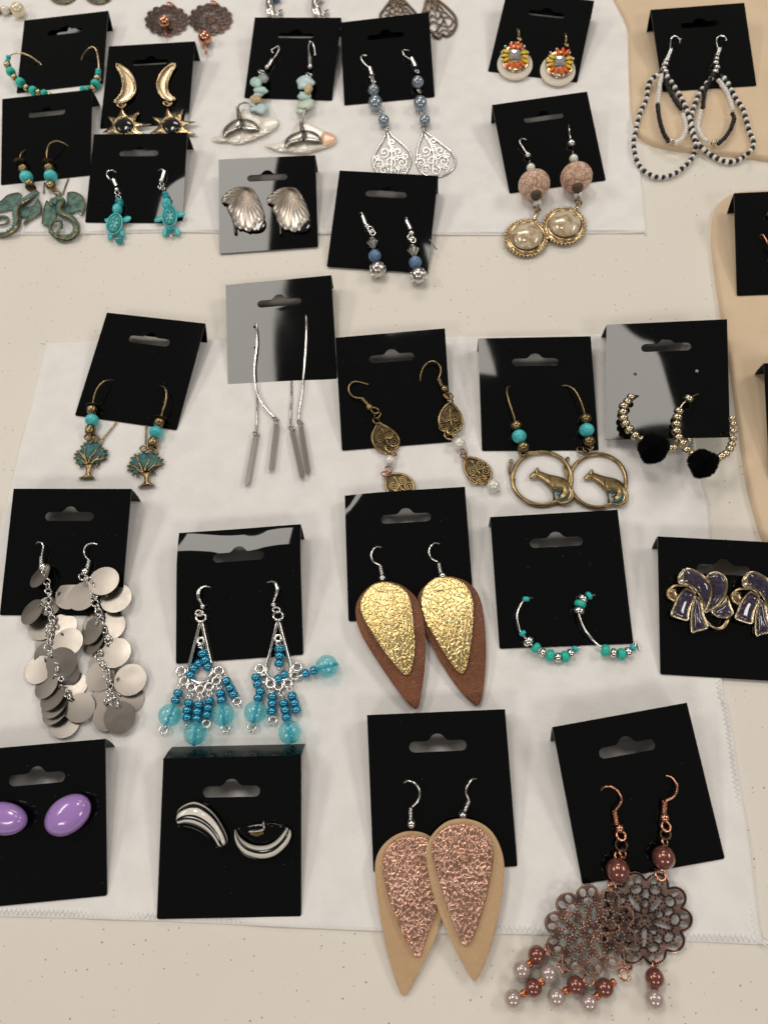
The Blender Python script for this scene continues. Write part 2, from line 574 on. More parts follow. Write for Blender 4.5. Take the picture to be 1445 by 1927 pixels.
def sheet_geo(outline, holes, step, fmap, thick, sub=3, hsub=3, rings=(), bottom=None):
    """thin plate: outline/holes in 2D, interior points on a grid of `step`; fmap(x, y, dist_to_edge) -> (point, normal)"""
    outer = smooth_loop(outline, sub)
    hs = [smooth_loop(h, hsub) for h in holes]
    pts = list(outer)
    edges = [(i, (i + 1) % len(outer)) for i in range(len(outer))]
    for h in hs:
        o = len(pts)
        pts += h
        edges += [(o + i, o + (i + 1) % len(h)) for i in range(len(h))]
    x0, x1 = min(p[0] for p in outer), max(p[0] for p in outer)
    y0, y1 = min(p[1] for p in outer), max(p[1] for p in outer)
    cand = []
    if step:
        row = 0
        y = y0 + step * 0.5
        while y < y1:
            x = x0 + step * (0.25 if row % 2 else 0.75)
            while x < x1:
                cand.append((x, y))
                x += step
            y += step * 0.87
            row += 1
    # inset ring gives the rim a bevel
    for inset in rings:
        nl = len(outer)
        for i in range(nl):
            a, b = Vector(outer[i - 1]), Vector(outer[(i + 1) % nl])
            t = (b - a)
            if t.length < 1e-9:
                continue
            t.normalize()
            nr = Vector((-t.y, t.x))
            for sgn in (1, -1):
                q = (outer[i][0] + nr.x * inset * sgn, outer[i][1] + nr.y * inset * sgn)
                cand.append(q)
    if cand:
        dd = seg_dist(cand, outer)
        for h in hs:
            dd = np.minimum(dd, seg_dist(cand, h))
        mind = 0.42 * step if step else 0
        rmin = min(rings) * 0.85 if rings else mind
        cand = [c for c, d in zip(cand, dd) if d > min(mind, rmin) and inside(c, outer) and not any(inside(c, h) for h in hs)]
    allp = [Vector(p) for p in pts] + [Vector(c) for c in cand]
    res = delaunay_2d_cdt(allp, edges, [], 1, 1e-6)
    v2, e2, f2 = res[0], res[1], res[2]
    P2 = [(v.x, v.y) for v in v2]
    dist = seg_dist(P2, outer) if P2 else []
    top, bot = [], []
    for p, d in zip(P2, dist):
        q, n = fmap(p[0], p[1], d)
        top.append(q)
        bot.append(q - n * thick if bottom is None else bottom(p[0], p[1]))
    V = top + bot
    N = len(top)
    F = []
    cnt = {}
    fl = []
    boxes = [(min(p[0] for p in h), max(p[0] for p in h), min(p[1] for p in h), max(p[1] for p in h), h) for h in hs]
    for f in f2:
        f = tuple(f)
        c = (sum(P2[i][0] for i in f) / len(f), sum(P2[i][1] for i in f) / len(f))
        if any(bx[0] < c[0] < bx[1] and bx[2] < c[1] < bx[3] and inside(c, bx[4]) for bx in boxes):
            continue
        fl.append(f)
    # orient the faces so that they look towards the eye
    tot = 0.0
    for f in fl:
        nrm = (V[f[1]] - V[f[0]]).cross(V[f[2]] - V[f[0]])
        tot += nrm.dot(EYE - V[f[0]])
    if tot < 0:
        fl = [tuple(reversed(f)) for f in fl]
    for f in fl:
        F.append(f)
        F.append(tuple(i + N for i in reversed(f)))
        for i in range(len(f)):
            e = (f[i], f[(i + 1) % len(f)])
            cnt[e] = cnt.get(e, 0) + 1
    for (a, b) in list(cnt):
        if (b, a) not in cnt:
            F.append((b, a, a + N, b + N))
    return V, F


# ------------------------------------------------------------------ object makers
def tag(o, label=None, cat=None, group=None, kind=None):
    if label:
        o['label'] = label
    if cat:
        o['category'] = cat
    if group:
        o['group'] = group
    if kind:
        o['kind'] = kind
    return o


def obj(name, geo, mat, parent=None, smooth=True, sharp=None, kind=None, label=None):
    org = parent_origin(parent)
    me = mesh_from(name, geo, mat, smooth, sharp, MM, org)
    o = bpy.data.objects.new(name, me)
    COL.objects.link(o)
    if parent:
        o.parent = parent
        ORIGIN[o.name] = org
    if kind:
        o['kind'] = kind
    if label:
        o['label'] = label
    return o


ORIGIN = {}


def parent_origin(p):
    return ORIGIN.get(p.name, Vector((0, 0, 0))) if p else Vector((0, 0, 0))


def empty(name, loc):
    o = bpy.data.objects.new(name, None)
    COL.objects.link(o)
    o.empty_display_size = 0.003
    o.location = loc * MM
    ORIGIN[o.name] = loc
    return o


class Zoom:
    def __init__(s, scale, ox, oy):
        s.s, s.ox, s.oy = scale, ox, oy

    def __call__(s, x, y):
        return s.ox + x * s.s, s.oy + y * s.s


z1 = Zoom(400 / 1445, 0, 0)
z2 = Zoom(480 / 1445, 380, 0)
z3 = Zoom(585 / 1445, 860, 0)
z4 = Zoom(560 / 1445, 100, 500)
z5 = Zoom(400 / 1445, 600, 560)
z6 = Zoom(585 / 1445, 860, 580)
z7 = Zoom(320 / 1186, 0, 900)
z8 = Zoom(390 / 1445, 270, 960)
u1 = Zoom(340 / 1445, 620, 900)
u2 = Zoom(545 / 1445, 900, 940)
u3 = Zoom(640 / 1445, 0, 1370)
u4 = Zoom(340 / 1079, 660, 1320)
u5 = Zoom(525 / 1445, 920, 1310)
PX = Zoom(1.0, 0, 0)


class Ear:
    """one earring: an Empty at its base with every piece parented to it"""

    def __init__(s, name, label, group, card, zoom, base, cat='earring'):
        s.card, s.z = card, zoom
        s.root = empty(name, on(*zoom(*base), 0.0, card))
        tag(s.root, label, cat, group)

    fit = None

    def datum(s, pts):
        """rigid resting plane for everything placed until the next call (None clears it)"""
        s.fit = None
        if pts is None:
            return
        P = [on(*s.z(p[0], p[1]), 0.0, s.card) for p in pts]
        A = np.array([[1.0, p.x, p.y] for p in P])
        zz = np.array([p.z for p in P])
        co = np.linalg.lstsq(A, zz, rcond=None)[0]
        up = float((zz - A @ co).max()) * 0.8
        n = Vector((-co[1], -co[2], 1.0)).normalized()
        s.fit = (Vector((0, 0, float(co[0]) + up)), n)

    def w(s, x, y, l=0.0):
        if s.fit:
            o, n = s.fit
            d = ray(*s.z(x, y))
            return EYE + d * (((o + n * l) - EYE).dot(n) / d.dot(n))
        return on(*s.z(x, y), l, s.card)

    def k(s, x, y):
        return s.z.s * mmpp(*s.z(x, y))

    def pts(s, pts, l=0.5):
        return [s.w(p[0], p[1], p[2] if len(p) > 2 else l) for p in pts]

    def tube(s, name, pts, r, mat, l=0.5, n=10, closed=False, sub=6, parent=None, flat=1.0, kind=None):
        return obj(name, tube_geo(s.pts(pts, l), r, n, closed, sub, flat), mat, parent or s.root, True, 60, kind)

    def _place(s, name, me, c, axis, sc, parent=None):
        par = parent or s.root
        o = bpy.data.objects.new(name, me)
        COL.objects.link(o)
        o.parent = par
        x, y, z = frame(axis)
        M = Matrix((x, y, z)).transposed().to_4x4()
        S = Matrix.Diagonal((sc[0] * MM, sc[1] * MM, sc[2] * MM, 1))
        o.matrix_basis = Matrix.Translation((c - parent_origin(par)) * MM) @ M @ S
        return o

    def bead(s, name, x, y, r, mat, d=(0, 1), kind='ball', l=None, h=1.0, parent=None, n=20, tilt=0.0):
        R = r * s.k(x, y)
        lift = R if l is None else l
        c = s.w(x, y, lift)
        e = s.w(x + d[0], y + d[1], lift) - c
        e.normalize()
        e.z += tilt
        return s._place(name, unit_mesh(kind, mat, n), c, e, (R, R, R * h), parent)

    def ring(s, name, x, y, R, mat, r=0.35, l=0.8, tilt=(0.0, 0.0), asp=1.0, parent=None, ang=0.0):
        RR = R * s.k(x, y)
        c = s.w(x, y, l)
        nrm = Vector((tilt[0], tilt[1], 1)).normalized()
        ax = Vector((1, 0, 0)) - nrm * nrm.x
        ax.normalize()
        ay = nrm.cross(ax)
        P = []
        for i in range(28):
            t = 2 * math.pi * i / 28
            a, b = math.cos(t) * RR, math.sin(t) * RR * asp
            ca, sa = math.cos(ang), math.sin(ang)
            P.append(c + ax * (a * ca - b * sa) + ay * (a * sa + b * ca))
        return obj(name, tube_geo(P, r, 9, True, 1), mat, parent or s.root)

    def coil(s, x0, y0, x1, y1, R, mat, l=1.0, turns=8, name='coil'):
        a, b = s.w(x0, y0, l), s.w(x1, y1, l)
        RR = R * s.k(x0, y0)
        x, y, z = frame(b - a)
        L = (b - a).length
        r = L / turns * 0.5
        P = []
        for i in range(turns * 8 + 1):
            t = 2 * math.pi * i / 8
            P.append(a + z * (L * i / (turns * 8)) + (x * math.cos(t) + y * math.sin(t)) * max(RR - r, 0.1))
        return obj(name, tube_geo(P, r * 0.98, 5, False, 1), mat, s.root)

    def rod(s, name, x0, y0, x1, y1, r, mat, l=0.8, n=10, l2=None, parent=None):
        a, b = s.w(x0, y0, l), s.w(x1, y1, l if l2 is None else l2)
        RR = r * s.k(x0, y0)
        return obj(name, tube_geo([a, b], RR, n, False, 1), mat, parent or s.root, True, 50)

    def plate(s, name, outline, mat, th, l=0.0, dome=0.0, edge=None, step=None, holes=(), extra=None, sub=3, parent=None,
              lfun=None, kind=None, label=None, sharp=50, hsub=3, rim=None):
        """plate lying on the card: `l` is the height of its underside, `dome` how much the middle rises, `edge` rise distance (zoom px)"""
        xs = [p[0] for p in outline]
        ys = [p[1] for p in outline]
        size = max(max(xs) - min(xs), max(ys) - min(ys))
        edge = edge or size * 0.2
        step = size / 12 if step is None else step
        own = s.fit is None
        if own:
            s.datum(smooth_loop(outline, 3))

        def fmap(x, y, d):
            t = min(1.0, d / edge)
            up = dome * math.sqrt(max(0.0, 1 - (1 - t) ** 2))
            z = l + th + up
            if lfun:
                z += lfun(x, y)
            if extra:
                z += extra(x, y, d)
            q = s.w(x, y, z)
            return q, Vector((0, 0, 1))

        def bot(x, y):
            return s.w(x, y, l + (lfun(x, y) if lfun else 0))
        g = sheet_geo(outline, list(holes), step, fmap, th, sub, hsub, (rim,) if rim else (), bot)
        if own:
            s.datum(None)
        return obj(name, g, mat, parent or s.root, True, sharp, kind, label)

# ------------------------------------------------------------------ the setting: table, cloths, felt pads
def placed(name, geo, mat, origin, smooth=True, sharp=None):
    me = mesh_from(name, geo, mat, smooth, sharp, MM, origin)
    o = bpy.data.objects.new(name, me)
    COL.objects.link(o)
    o.location = origin * MM
    ORIGIN[o.name] = origin
    return o


UPV = Vector((0, 0, 1))
V_, F_ = [], []
for zz in (0.0, -40.0):
    V_ += [Vector((-620, -330, zz)), Vector((620, -330, zz)), Vector((620, 760, zz)), Vector((-620, 760, zz))]
F_ = [(0, 1, 2, 3), (7, 6, 5, 4), (0, 4, 5, 1), (1, 5, 6, 2), (2, 6, 7, 3), (3, 7, 4, 0)]
tb = placed('table', (V_, F_), 'table_plastic', Vector((0, 0, 0)), False)
tag(tb, kind='structure')


def cloth(poly, z, thick, mat, name, label, cat, step, waves, ripple, sub=14, sharp=55):
    base = [at(p[0], p[1], z) for p in poly]
    outline = [(p.x, p.y) for p in base]
    rnd = random.Random(len(poly))
    ph = [rnd.uniform(0, 6.28) for _ in range(8)]

    def fmap(x, y, d):
        zz = z
        t = min(1, d / 1.2)
        zz -= thick * 0.55 * (1 - t) ** 2
        if waves:
            zz += waves * (0.5 + 0.5 * math.sin(x / 37 + ph[0] + 1.3 * math.sin(y / 61 + ph[1]))) * min(1, d / 6) * 0.35
            zz += ripple * max(0, math.sin(x / 9 + ph[2] + y / 23)) * math.exp(-d / 5.0)
            zz += ripple * max(0, math.sin(y / 11 + ph[3] + x / 31)) * math.exp(-d / 5.0)
        return Vector((x, y, zz)), UPV

    def bot(x, y):
        return Vector((x, y, z - thick))
    g = sheet_geo(outline, [], step, fmap, thick, sub, 1, (0.6, 1.3, 2.6, 5.0), bot)
    org = sum((Vector(b) for b in base), Vector()) / len(base)
    org.z = z - thick
    o = placed(name, g, mat, org, True, sharp)
    tag(o, label, cat)
    return o, outline


def hem(parent, pts, poly, z, inset, period=1.7, amp=0.75):
    P = catmull([Vector((p[0], p[1], 0)) for p in pts], 14)
    k = len(P) // 2
    t0 = (P[k + 1] - P[k - 1]).normalized()
    sgn = 1 if inside((P[k].x - t0.y * 3, P[k].y + t0.x * 3), poly) else -1
    out, side, need = [], 1, 0.0
    for i in range(1, len(P)):
        seg = P[i] - P[i - 1]
        L = seg.length
        if L < 1e-6:
            continue
        t = seg / L
        nr = Vector((-t.y, t.x, 0)) * sgn
        s_ = need
        while s_ < L:
            q = P[i - 1] + t * s_ + nr * (inset + amp * side + random.uniform(-0.12, 0.12))
            out.append(Vector((q.x, q.y, z + 0.16)))
            side = -side
            s_ += period / 2
        need = s_ - L
    return obj('hem_stitch', tube_geo(out, 0.3, 5, False, 1), 'white_thread', parent, kind='stuff')


c1, o1 = cloth(CLOTH1, CLOTH_Z, 0.95, 'white_cloth', 'felt_cloth', 'white felt cloth with straight lower edge under the turtle and whale tail earrings', 'cloth', 9.0, 0.3, 0.5)
c2, o2 = cloth(CLOTH2, CLOTH_Z, 0.95, 'white_cloth', 'felt_cloth', 'white felt cloth with zigzag stitched hem under the leaf and disc earrings', 'cloth', 9.0, 0.3, 0.5)
hem(c2, o2[6:16], o2, CLOTH_Z, 1.6)
hem(c2, o2[15:25], o2, CLOTH_Z, 1.6)
hem(c1, o1[0:10], o1, CLOTH_Z, 1.2, amp=0.5)
p1, _ = cloth(PAD1, PAD_Z, 2.95, 'beige_felt', 'felt_pad', 'beige felt pad with rounded corner under the black and white seed bead loops', 'pad', 12.0, 0, 0)
p2, _ = cloth(PAD2, PAD_Z, 2.95, 'beige_felt', 'felt_pad', 'beige tapering felt pad beside the pompom hoop card', 'pad', 12.0, 0, 0)

# ------------------------------------------------------------------ earring cards
CW, CL = 50.8, 53.7
SLOT = []
for k in range(7):
    a = math.pi / 2 + math.pi * k / 6
    SLOT.append((-8.6 + 1.9 * math.cos(a), 1.9 * math.sin(a)))
for k in range(7):
    a = -math.pi / 2 + math.pi * k / 6
    SLOT.append((8.6 + 1.9 * math.cos(a), 1.9 * math.sin(a)))
SLOT += [(3.9, 1.95), (3.0, 2.5)]
for k in range(7):
    a = math.pi * 0.12 + math.pi * 0.76 * k / 6
    SLOT.append((2.7 * math.cos(a), 2.2 + 2.2 * math.sin(a)))
SLOT += [(-3.0, 2.5), (-3.9, 1.95)]


LIPS = {'A': -5.5, 'B': -0.4, 'C': 1.6, 'D': 0.8, 'J': -0.7, 'K': -2.8, 'L': -2.0, 'N': -4.8, 'S': -0.3, 'T': -2.5, 'W': -1.5, 'X': -1.5, 'AA': -3.3}


def make_card(key, what, tl, tr, br, bl, h, bend=0.0, v0=0.65, warp=None, lip=None, holes=(), z4=None, g=None):
    gz = CLOTH_Z if g is None else g
    b0 = gz + 0.55
    zs = z4 or (b0 + h, b0 + h, b0, b0)
    q = [at(*tl, zs[0]) if tl else None, at(*tr, zs[1]) if tr else None, at(*br, zs[2]) if br else None, at(*bl, zs[3]) if bl else None]
    for i in range(4):
        if q[i] is None:
            q[i] = q[(i + 1) % 4] + q[(i - 1) % 4] - q[(i + 2) % 4]
    TL, TR, BR, BL = q
    ex = ((TR - TL) + (BR - BL)).normalized()
    ey = (TL - BL) + (TR - BR)
    ey = (ey - ex * ey.dot(ex)).normalized()
    n = ex.cross(ey)
    mid = (TL + TR + BR + BL) / 4
    lx = ((TR - TL).length + (BR - BL).length) / 2
    ly = ((TL - BL).length + (TR - BR).length) / 2
    o_ = mid - ex * lx / 2 - ey * ly / 2
    CARDS[key] = (o_, ex, ey, n, lx, ly)
    rnd = random.Random(sum(map(ord, key)) * 31)
    wa, wb = rnd.uniform(-0.22, 0.22), rnd.uniform(-0.15, 0.15)

    def fmap(x, y, d):
        u, v = x / CW, y / CL
        p = BL * (1 - u) * (1 - v) + BR * u * (1 - v) + TR * u * v + TL * (1 - u) * v
        dz = wa * math.sin(math.pi * u) * math.sin(math.pi * v) + wb * (u - .5) * math.sin(math.pi * v)
        if v > v0:
            dz -= bend * (v - v0) ** 2
        if warp:
            dz += warp(u, v)
        return p + n * dz, n
    rc = 0.5
    cor = [(rc, 0), (CW - rc, 0), (CW, rc), (CW, CL - 0.05), (0, CL - 0.05), (0, rc)]
    outl = []
    for i, p_ in enumerate(cor):
        q_ = cor[(i + 1) % 6]
        m_ = max(1, int(math.hypot(q_[0] - p_[0], q_[1] - p_[1]) / 1.8))
        outl += [(p_[0] + (q_[0] - p_[0]) * t / m_, p_[1] + (q_[1] - p_[1]) * t / m_) for t in range(m_)]
    hl = [[(CW / 2 + a, CL * 0.775 + b) for a, b in SLOT]]
    for (hu, hv) in holes:
        hl.append([(CW * hu + 0.75 * math.cos(t * math.pi / 5), CL * hv + 0.75 * math.sin(t * math.pi / 5)) for t in range(10)])
    g_ = sheet_geo(outl, hl, 1.8, fmap, 0.45, 1, 1)
    org = (BL + BR) / 2
    o = placed('earring_card', g_, 'black_card', org, True, 40)
    tag(o, 'black plastic card ' + what, 'earring card', 'black plastic earring cards')
    # folded lip behind the top edge
    top_l, top_r = fmap(0, CL, 0)[0], fmap(CW, CL, 0)[0]
    back = Vector((ey.x, ey.y, 0)).normalized()
    hh = (top_l.z + top_r.z) / 2 - gz - 0.35
    off = LIPS.get(key, 0.0) if lip is None else lip
    Vv = []
    N = 12
    for j in range(4):
        t = j / 3
        for i in range(N + 1):
            u = i / N
            p = fmap(u * CW, CL, 0)[0]
            zt = p.z - 0.5
            drop = zt - gz - 0.35
            bulge = 0.35 * math.sin(math.pi * t)
            Vv.append(p + back * (-0.38 + off * t + bulge) + Vector((0, 0, -0.5 - drop * t)))
    M_ = len(Vv)
    Vv += [p + back * 0.42 + Vector((0, 0, -0.08)) for p in Vv]
    Ff = []
    for j in range(3):
        for i in range(N):
            a = j * (N + 1) + i
            Ff.append((a, a + N + 1, a + N + 2, a + 1))
            Ff.append((a + M_, a + 1 + M_, a + N + 2 + M_, a + N + 1 + M_))
    for i in range(N):
        Ff.append((i, i + 1, i + 1 + M_, i + M_))
        a = 3 * (N + 1) + i
        Ff.append((a + 1, a, a + M_, a + 1 + M_))
    for j in range(3):
        a = j * (N + 1)
        Ff.append((a + N + 1, a, a + M_, a + N + 1 + M_))
        a += N
        Ff.append((a, a + N + 1, a + N + 1 + M_, a + M_))
    obj('folded_lip', (Vv, Ff), 'black_card', o, True, 40)
    return o


make_card('A', 'with the big gold wire turquoise hoops, overlapped by the dragon card', (46.5, 38.2), (204.3, 20), None, (31.8, 175), 8.3)
make_card('B', 'with the gold moon and sun earrings', (205.4, 87), (367.3, 77.5), None, (188.8, 241.7), 11.2)
make_card('C', 'with the green dragon earrings', (5, 186), (173.8, 168), (171, 329.4), (2.2, 348), 11.3)
make_card('D', 'with the turquoise turtle earrings', (177, 252.4), (353.8, 250.8), (343.2, 419.4), (160.5, 418.5), 10.6,
          warp=lambda u, v: -5.5 * max(0, u - 0.5) ** 2 * max(0, 0.6 - v) + 4.0 * max(0, u - 0.5) ** 2 * max(0, v - 0.3))
make_card('E', 'with the whale tail and shell earrings', (479.7, 32.6), (642.4, 33.2), (624.8, 188.7), (459.7, 183.7), 11.0)
make_card('F', 'with the grey pearl and silver teardrop earrings', (640.1, 42.2), (806.9, 22.6), (817.8, 182), (647.8, 197.7), 12.8)
make_card('G', 'with the pleated pewter shell earrings', (411.6, 300), (593.6, 291.7), (598.6, 464), (413.2, 477.4), 10.6, g=0.6)
make_card('H', 'with the denim blue bead and silver ball earrings', (639.1, 320.6), (824.5, 330.5), (804.6, 514.2), (614.9, 501.6), 11.3, g=0.6)
make_card('I', 'with the orange and yellow jewelled ivory earrings', None, (1117.9, 1.2), (1085.5, 154.6), (917.9, 133.6), 10.8)
make_card('J', 'with the carved bead and cream marble earrings', (925.6, 197.2), (1104.1, 172.1), (1139.3, 338.9), (958.4, 363.5), 10.3)
make_card('K', 'with the black and white seed bead loops', (1223.5, 18.2), (1399.7, 4.9), (1422.7, 160.7), (1246.6, 172), 10.4, g=PAD_Z, holes=[(0.28, 0.62), (0.72, 0.5)])
make_card('L', 'with the copper hook, on the tapering beige pad', (1380.3, 363.3), (1590, 354), (1600, 548), (1386, 556.2), 10.5, g=PAD_Z)
make_card('M', 'showing only its folded corner over the beige pad', (1436.4, 683.5), (1655, 672), (1668, 895), (1448, 905), 9.5, g=PAD_Z, lip=1.0)
make_card('N', 'with the bronze tree earrings', (201.9, 588), (386.8, 608.5), (332.5, 809.3), (141.5, 781.7), 8.2)
make_card('O', 'with the long chain and steel bar earrings', (424.8, 536), (624, 519.4), (634.8, 713), (429.4, 725.9), 8.3, g=0.4,
          holes=[(0.262, 0.555), (0.262, 0.35)], warp=lambda u, v: 0.9 * max(0, u - 0.45) ** 2 * (0.4 + v) + 0.5 * v * v * u)
make_card('P', 'with the bronze scroll teardrop and pearl earrings', (631, 635.3), (837, 617.6), (850.5, 831.3), (643.5, 847.9), 11.1)
make_card('Q', 'with the bronze cat in hoop earrings', (899.3, 636.7), (1111, 632.6), (1126, 847.2), (906.6, 848.4), 9.2)
make_card('R', 'with the gold bead and pompom hoops', (1140.6, 612.4), (1367.3, 600.2), (1372.9, 822.9), (1137.7, 827), 0,
          z4=(12.5, 19.5, 12.5, 5.5), lip=2.0, holes=[(0.245, 0.55), (0.75, 0.56)], warp=lambda u, v: 0.55 * (v - 0.4) * (1.15 - u) * v * 1.6 - 0.5 * (u - .3) * (v - .5))
make_card('S', 'with the cascading steel disc earrings', (26.4, 919.4), (247.7, 919.7), (227.4, 1159), (0, 1157.7), 11.2)
make_card('T', 'with the blue beaded chandelier earrings', (332.6, 1000.5), (563.7, 983.8), (570.9, 1232), (331.5, 1249.3), 13.0, bend=30.0, v0=0.64,
          warp=lambda u, v: 1.3 * max(0, v - 0.7) * math.cos(u * 7.0))
make_card('U', 'with the gold on brown leather leaf earrings', (647.8, 929.4), (874.6, 915.8), None, (655.8, 1169.4), 8.2,
          warp=lambda u, v: -6.0 * max(0, 0.42 - u) ** 2 * v - 11.0 * max(0, v - 0.45) ** 2 * max(0, 0.55 - u) ** 1.5)
make_card('V', 'with the thin silver and turquoise hoops', (921.9, 972.8), (1161.4, 958.9), (1191.2, 1210.8), (939.6, 1221), 9.3, holes=[(0.27, 0.6), (0.745, 0.6)])
make_card('W', 'with the purple enamel swirl earrings', (1236.8, 1009), (1484, 1022), (1490, 1284), (1242, 1268.9), 9.0)
make_card('X', 'with the glossy lavender oval earrings', (-58, 1412), (198.4, 1390), (202, 1685.4), (-66, 1712), 9.5)
make_card('Y', 'with the black and white striped earrings', (307.8, 1426.7), (567, 1421), (567, 1724.3), (295.4, 1730), 8.7, lip=5.0)
make_card('Z', 'with the rose gold on beige leather leaf earrings', (690.6, 1345.2), (949.9, 1334.2), (973.5, 1630.4), (702.5, 1642), 8.9)
make_card('AA', 'with the round copper filigree earrings', (1038.8, 1368.1), (1291.7, 1322), (1363.2, 1615.9), (1095.5, 1664.2), 11.2)

# ------------------------------------------------------------------ shared earring pieces
def strand(e, beads, mat_of, kind='donut', h=0.8, l=None, parent=None, names=None):
    """beads: (x, y, r, matkey); each bead is aimed along the line to its neighbour"""
    for i, b in enumerate(beads):
        p, q = beads[max(0, i - 1)], beads[min(len(beads) - 1, i + 1)]
        d = (q[0] - p[0], q[1] - p[1])
        if abs(d[0]) + abs(d[1]) < 1e-6:
            d = (0, 1)
        L = math.hypot(*d)
        e.bead((names or {}).get(b[3], 'bead'), b[0], b[1], b[2], mat_of[b[3]], (d[0] / L * 8, d[1] / L * 8), kind, l if len(b) < 5 else b[4], h, parent)


def hook_set(e, pts, metal, coil=None, ball=None, r=0.38, cyl=None, lmid=2.2):
    n = len(pts)
    P = []
    for i, p in enumerate(pts):
        t = i / (n - 1)
        P.append((p[0], p[1], -0.15 + (lmid + 0.15) * min(1, t * 2.2) if len(p) < 3 else p[2]))
    e.tube('ear_hook', P, r, metal)
    if coil:
        e.coil(*coil, metal, l=lmid)
    if cyl:
        e.rod('hook_sleeve', *cyl, metal, l=lmid * 0.8)
    if ball:
        e.bead('hook_ball', ball[0], ball[1], ball[2], metal, kind='ball', l=max(1.6, lmid * 0.8))


def spiral(cx, cy, R, turns, start, sgn=1, n=22):
    return [(cx + R * (1 - 0.86 * i / n) * math.cos(start + sgn * 2 * math.pi * turns * i / n), cy + R * (1 - 0.86 * i / n) * math.sin(start + sgn * 2 * math.pi * turns * i / n)) for i in range(n + 1)]


def ellipse(cx, cy, rx, ry, n=24, ang=0.0, a0=0.0, a1=2 * math.pi):
    ca, sa = math.cos(ang), math.sin(ang)
    return [(cx + rx * math.cos(a0 + (a1 - a0) * i / n) * ca - ry * math.sin(a0 + (a1 - a0) * i / n) * sa,
             cy + rx * math.cos(a0 + (a1 - a0) * i / n) * sa + ry * math.sin(a0 + (a1 - a0) * i / n) * ca) for i in range(n)]


def shift(pts, dx, dy):
    return [(p[0] + dx, p[1] + dy) + tuple(p[2:]) for p in pts]


def along(pts, spacing, sub=8):
    P = catmull([(p[0], p[1], 0) for p in pts], sub)
    out, acc = [], 0.0
    for i in range(1, len(P)):
        a, b = P[i - 1], P[i]
        L = (b - a).length
        s = spacing - acc
        if not out:
            s = 0.0
        while s <= L:
            q = a.lerp(b, s / L if L else 0)
            out.append((q.x, q.y))
            s += spacing
        acc = L - (s - spacing)
    return out


# ------------------------------------------------------------------ gold wire hoops with turquoise beads (card A)
TG = {'t': 'turquoise_green', 'g': 'gold', 's': 'turquoise_seed', 'v': 'silver'}
BN = {'t': 'turquoise_bead', 'g': 'gold_bead', 's': 'seed_bead', 'v': 'silver_bead'}
e = Ear('hoop_earring', 'large gold wire hoop swinging out past the card edge, green turquoise beads', 'gold wire turquoise bead hoops', 'A', z1, (228, 640))
e.tube('hoop_wire', [(288, 442, -0.2), (262, 420, 1), (210, 385, 3), (150, 362, 4.5), (95, 364, 5), (66, 388, 5), (54, 435, 4), (70, 485, 3.5), (99, 525, 3), (140, 560, 2.4), (182, 592, 1.8), (228, 615, 1.6), (290, 632, 1.2), (350, 648, 1), (420, 650, 1)], 0.42, 'gold')
strand(e, [(60, 390, 16, 's', 5), (55, 414, 15, 's', 4.7), (54, 443, 24, 'g', 4), (76, 488, 31, 't', 3.5), (99, 525, 21, 'g', 3), (141, 561, 32, 't', 2.6), (182, 596, 22, 'g', 2), (228, 617, 30, 't', 2), (265, 628, 21, 'g', 1.8), (304, 634, 24, 't', 1.8), (340, 648, 20, 'g', 1.5)], TG, 'donut', 1.0, names=BN)
e = Ear('hoop_earring', 'gold wire hoop arching high above the card, beads half hidden by the dragon card', 'gold wire turquoise bead hoops', 'A', z1, (630, 620))
e.tube('hoop_wire', [(555, 407, -0.2), (572, 368, 2), (603, 332, 4.5), (635, 320, 5.5), (658, 345, 5.5), (670, 400, 5), (674, 465, 4), (668, 530, 3), (650, 575, 2.2), (620, 605, 1.5), (565, 618, 1)], 0.42, 'gold')
strand(e, [(671, 484, 19, 's', 3.8), (669, 503, 19, 's', 3.4), (664, 533, 25, 'g', 3), (652, 572, 33, 't', 2.6), (631, 602, 24, 'g', 2), (598, 606, 22, 't', 1.6), (563, 608, 22, 't', 1.2)], TG, 'donut', 0.9, names=BN)

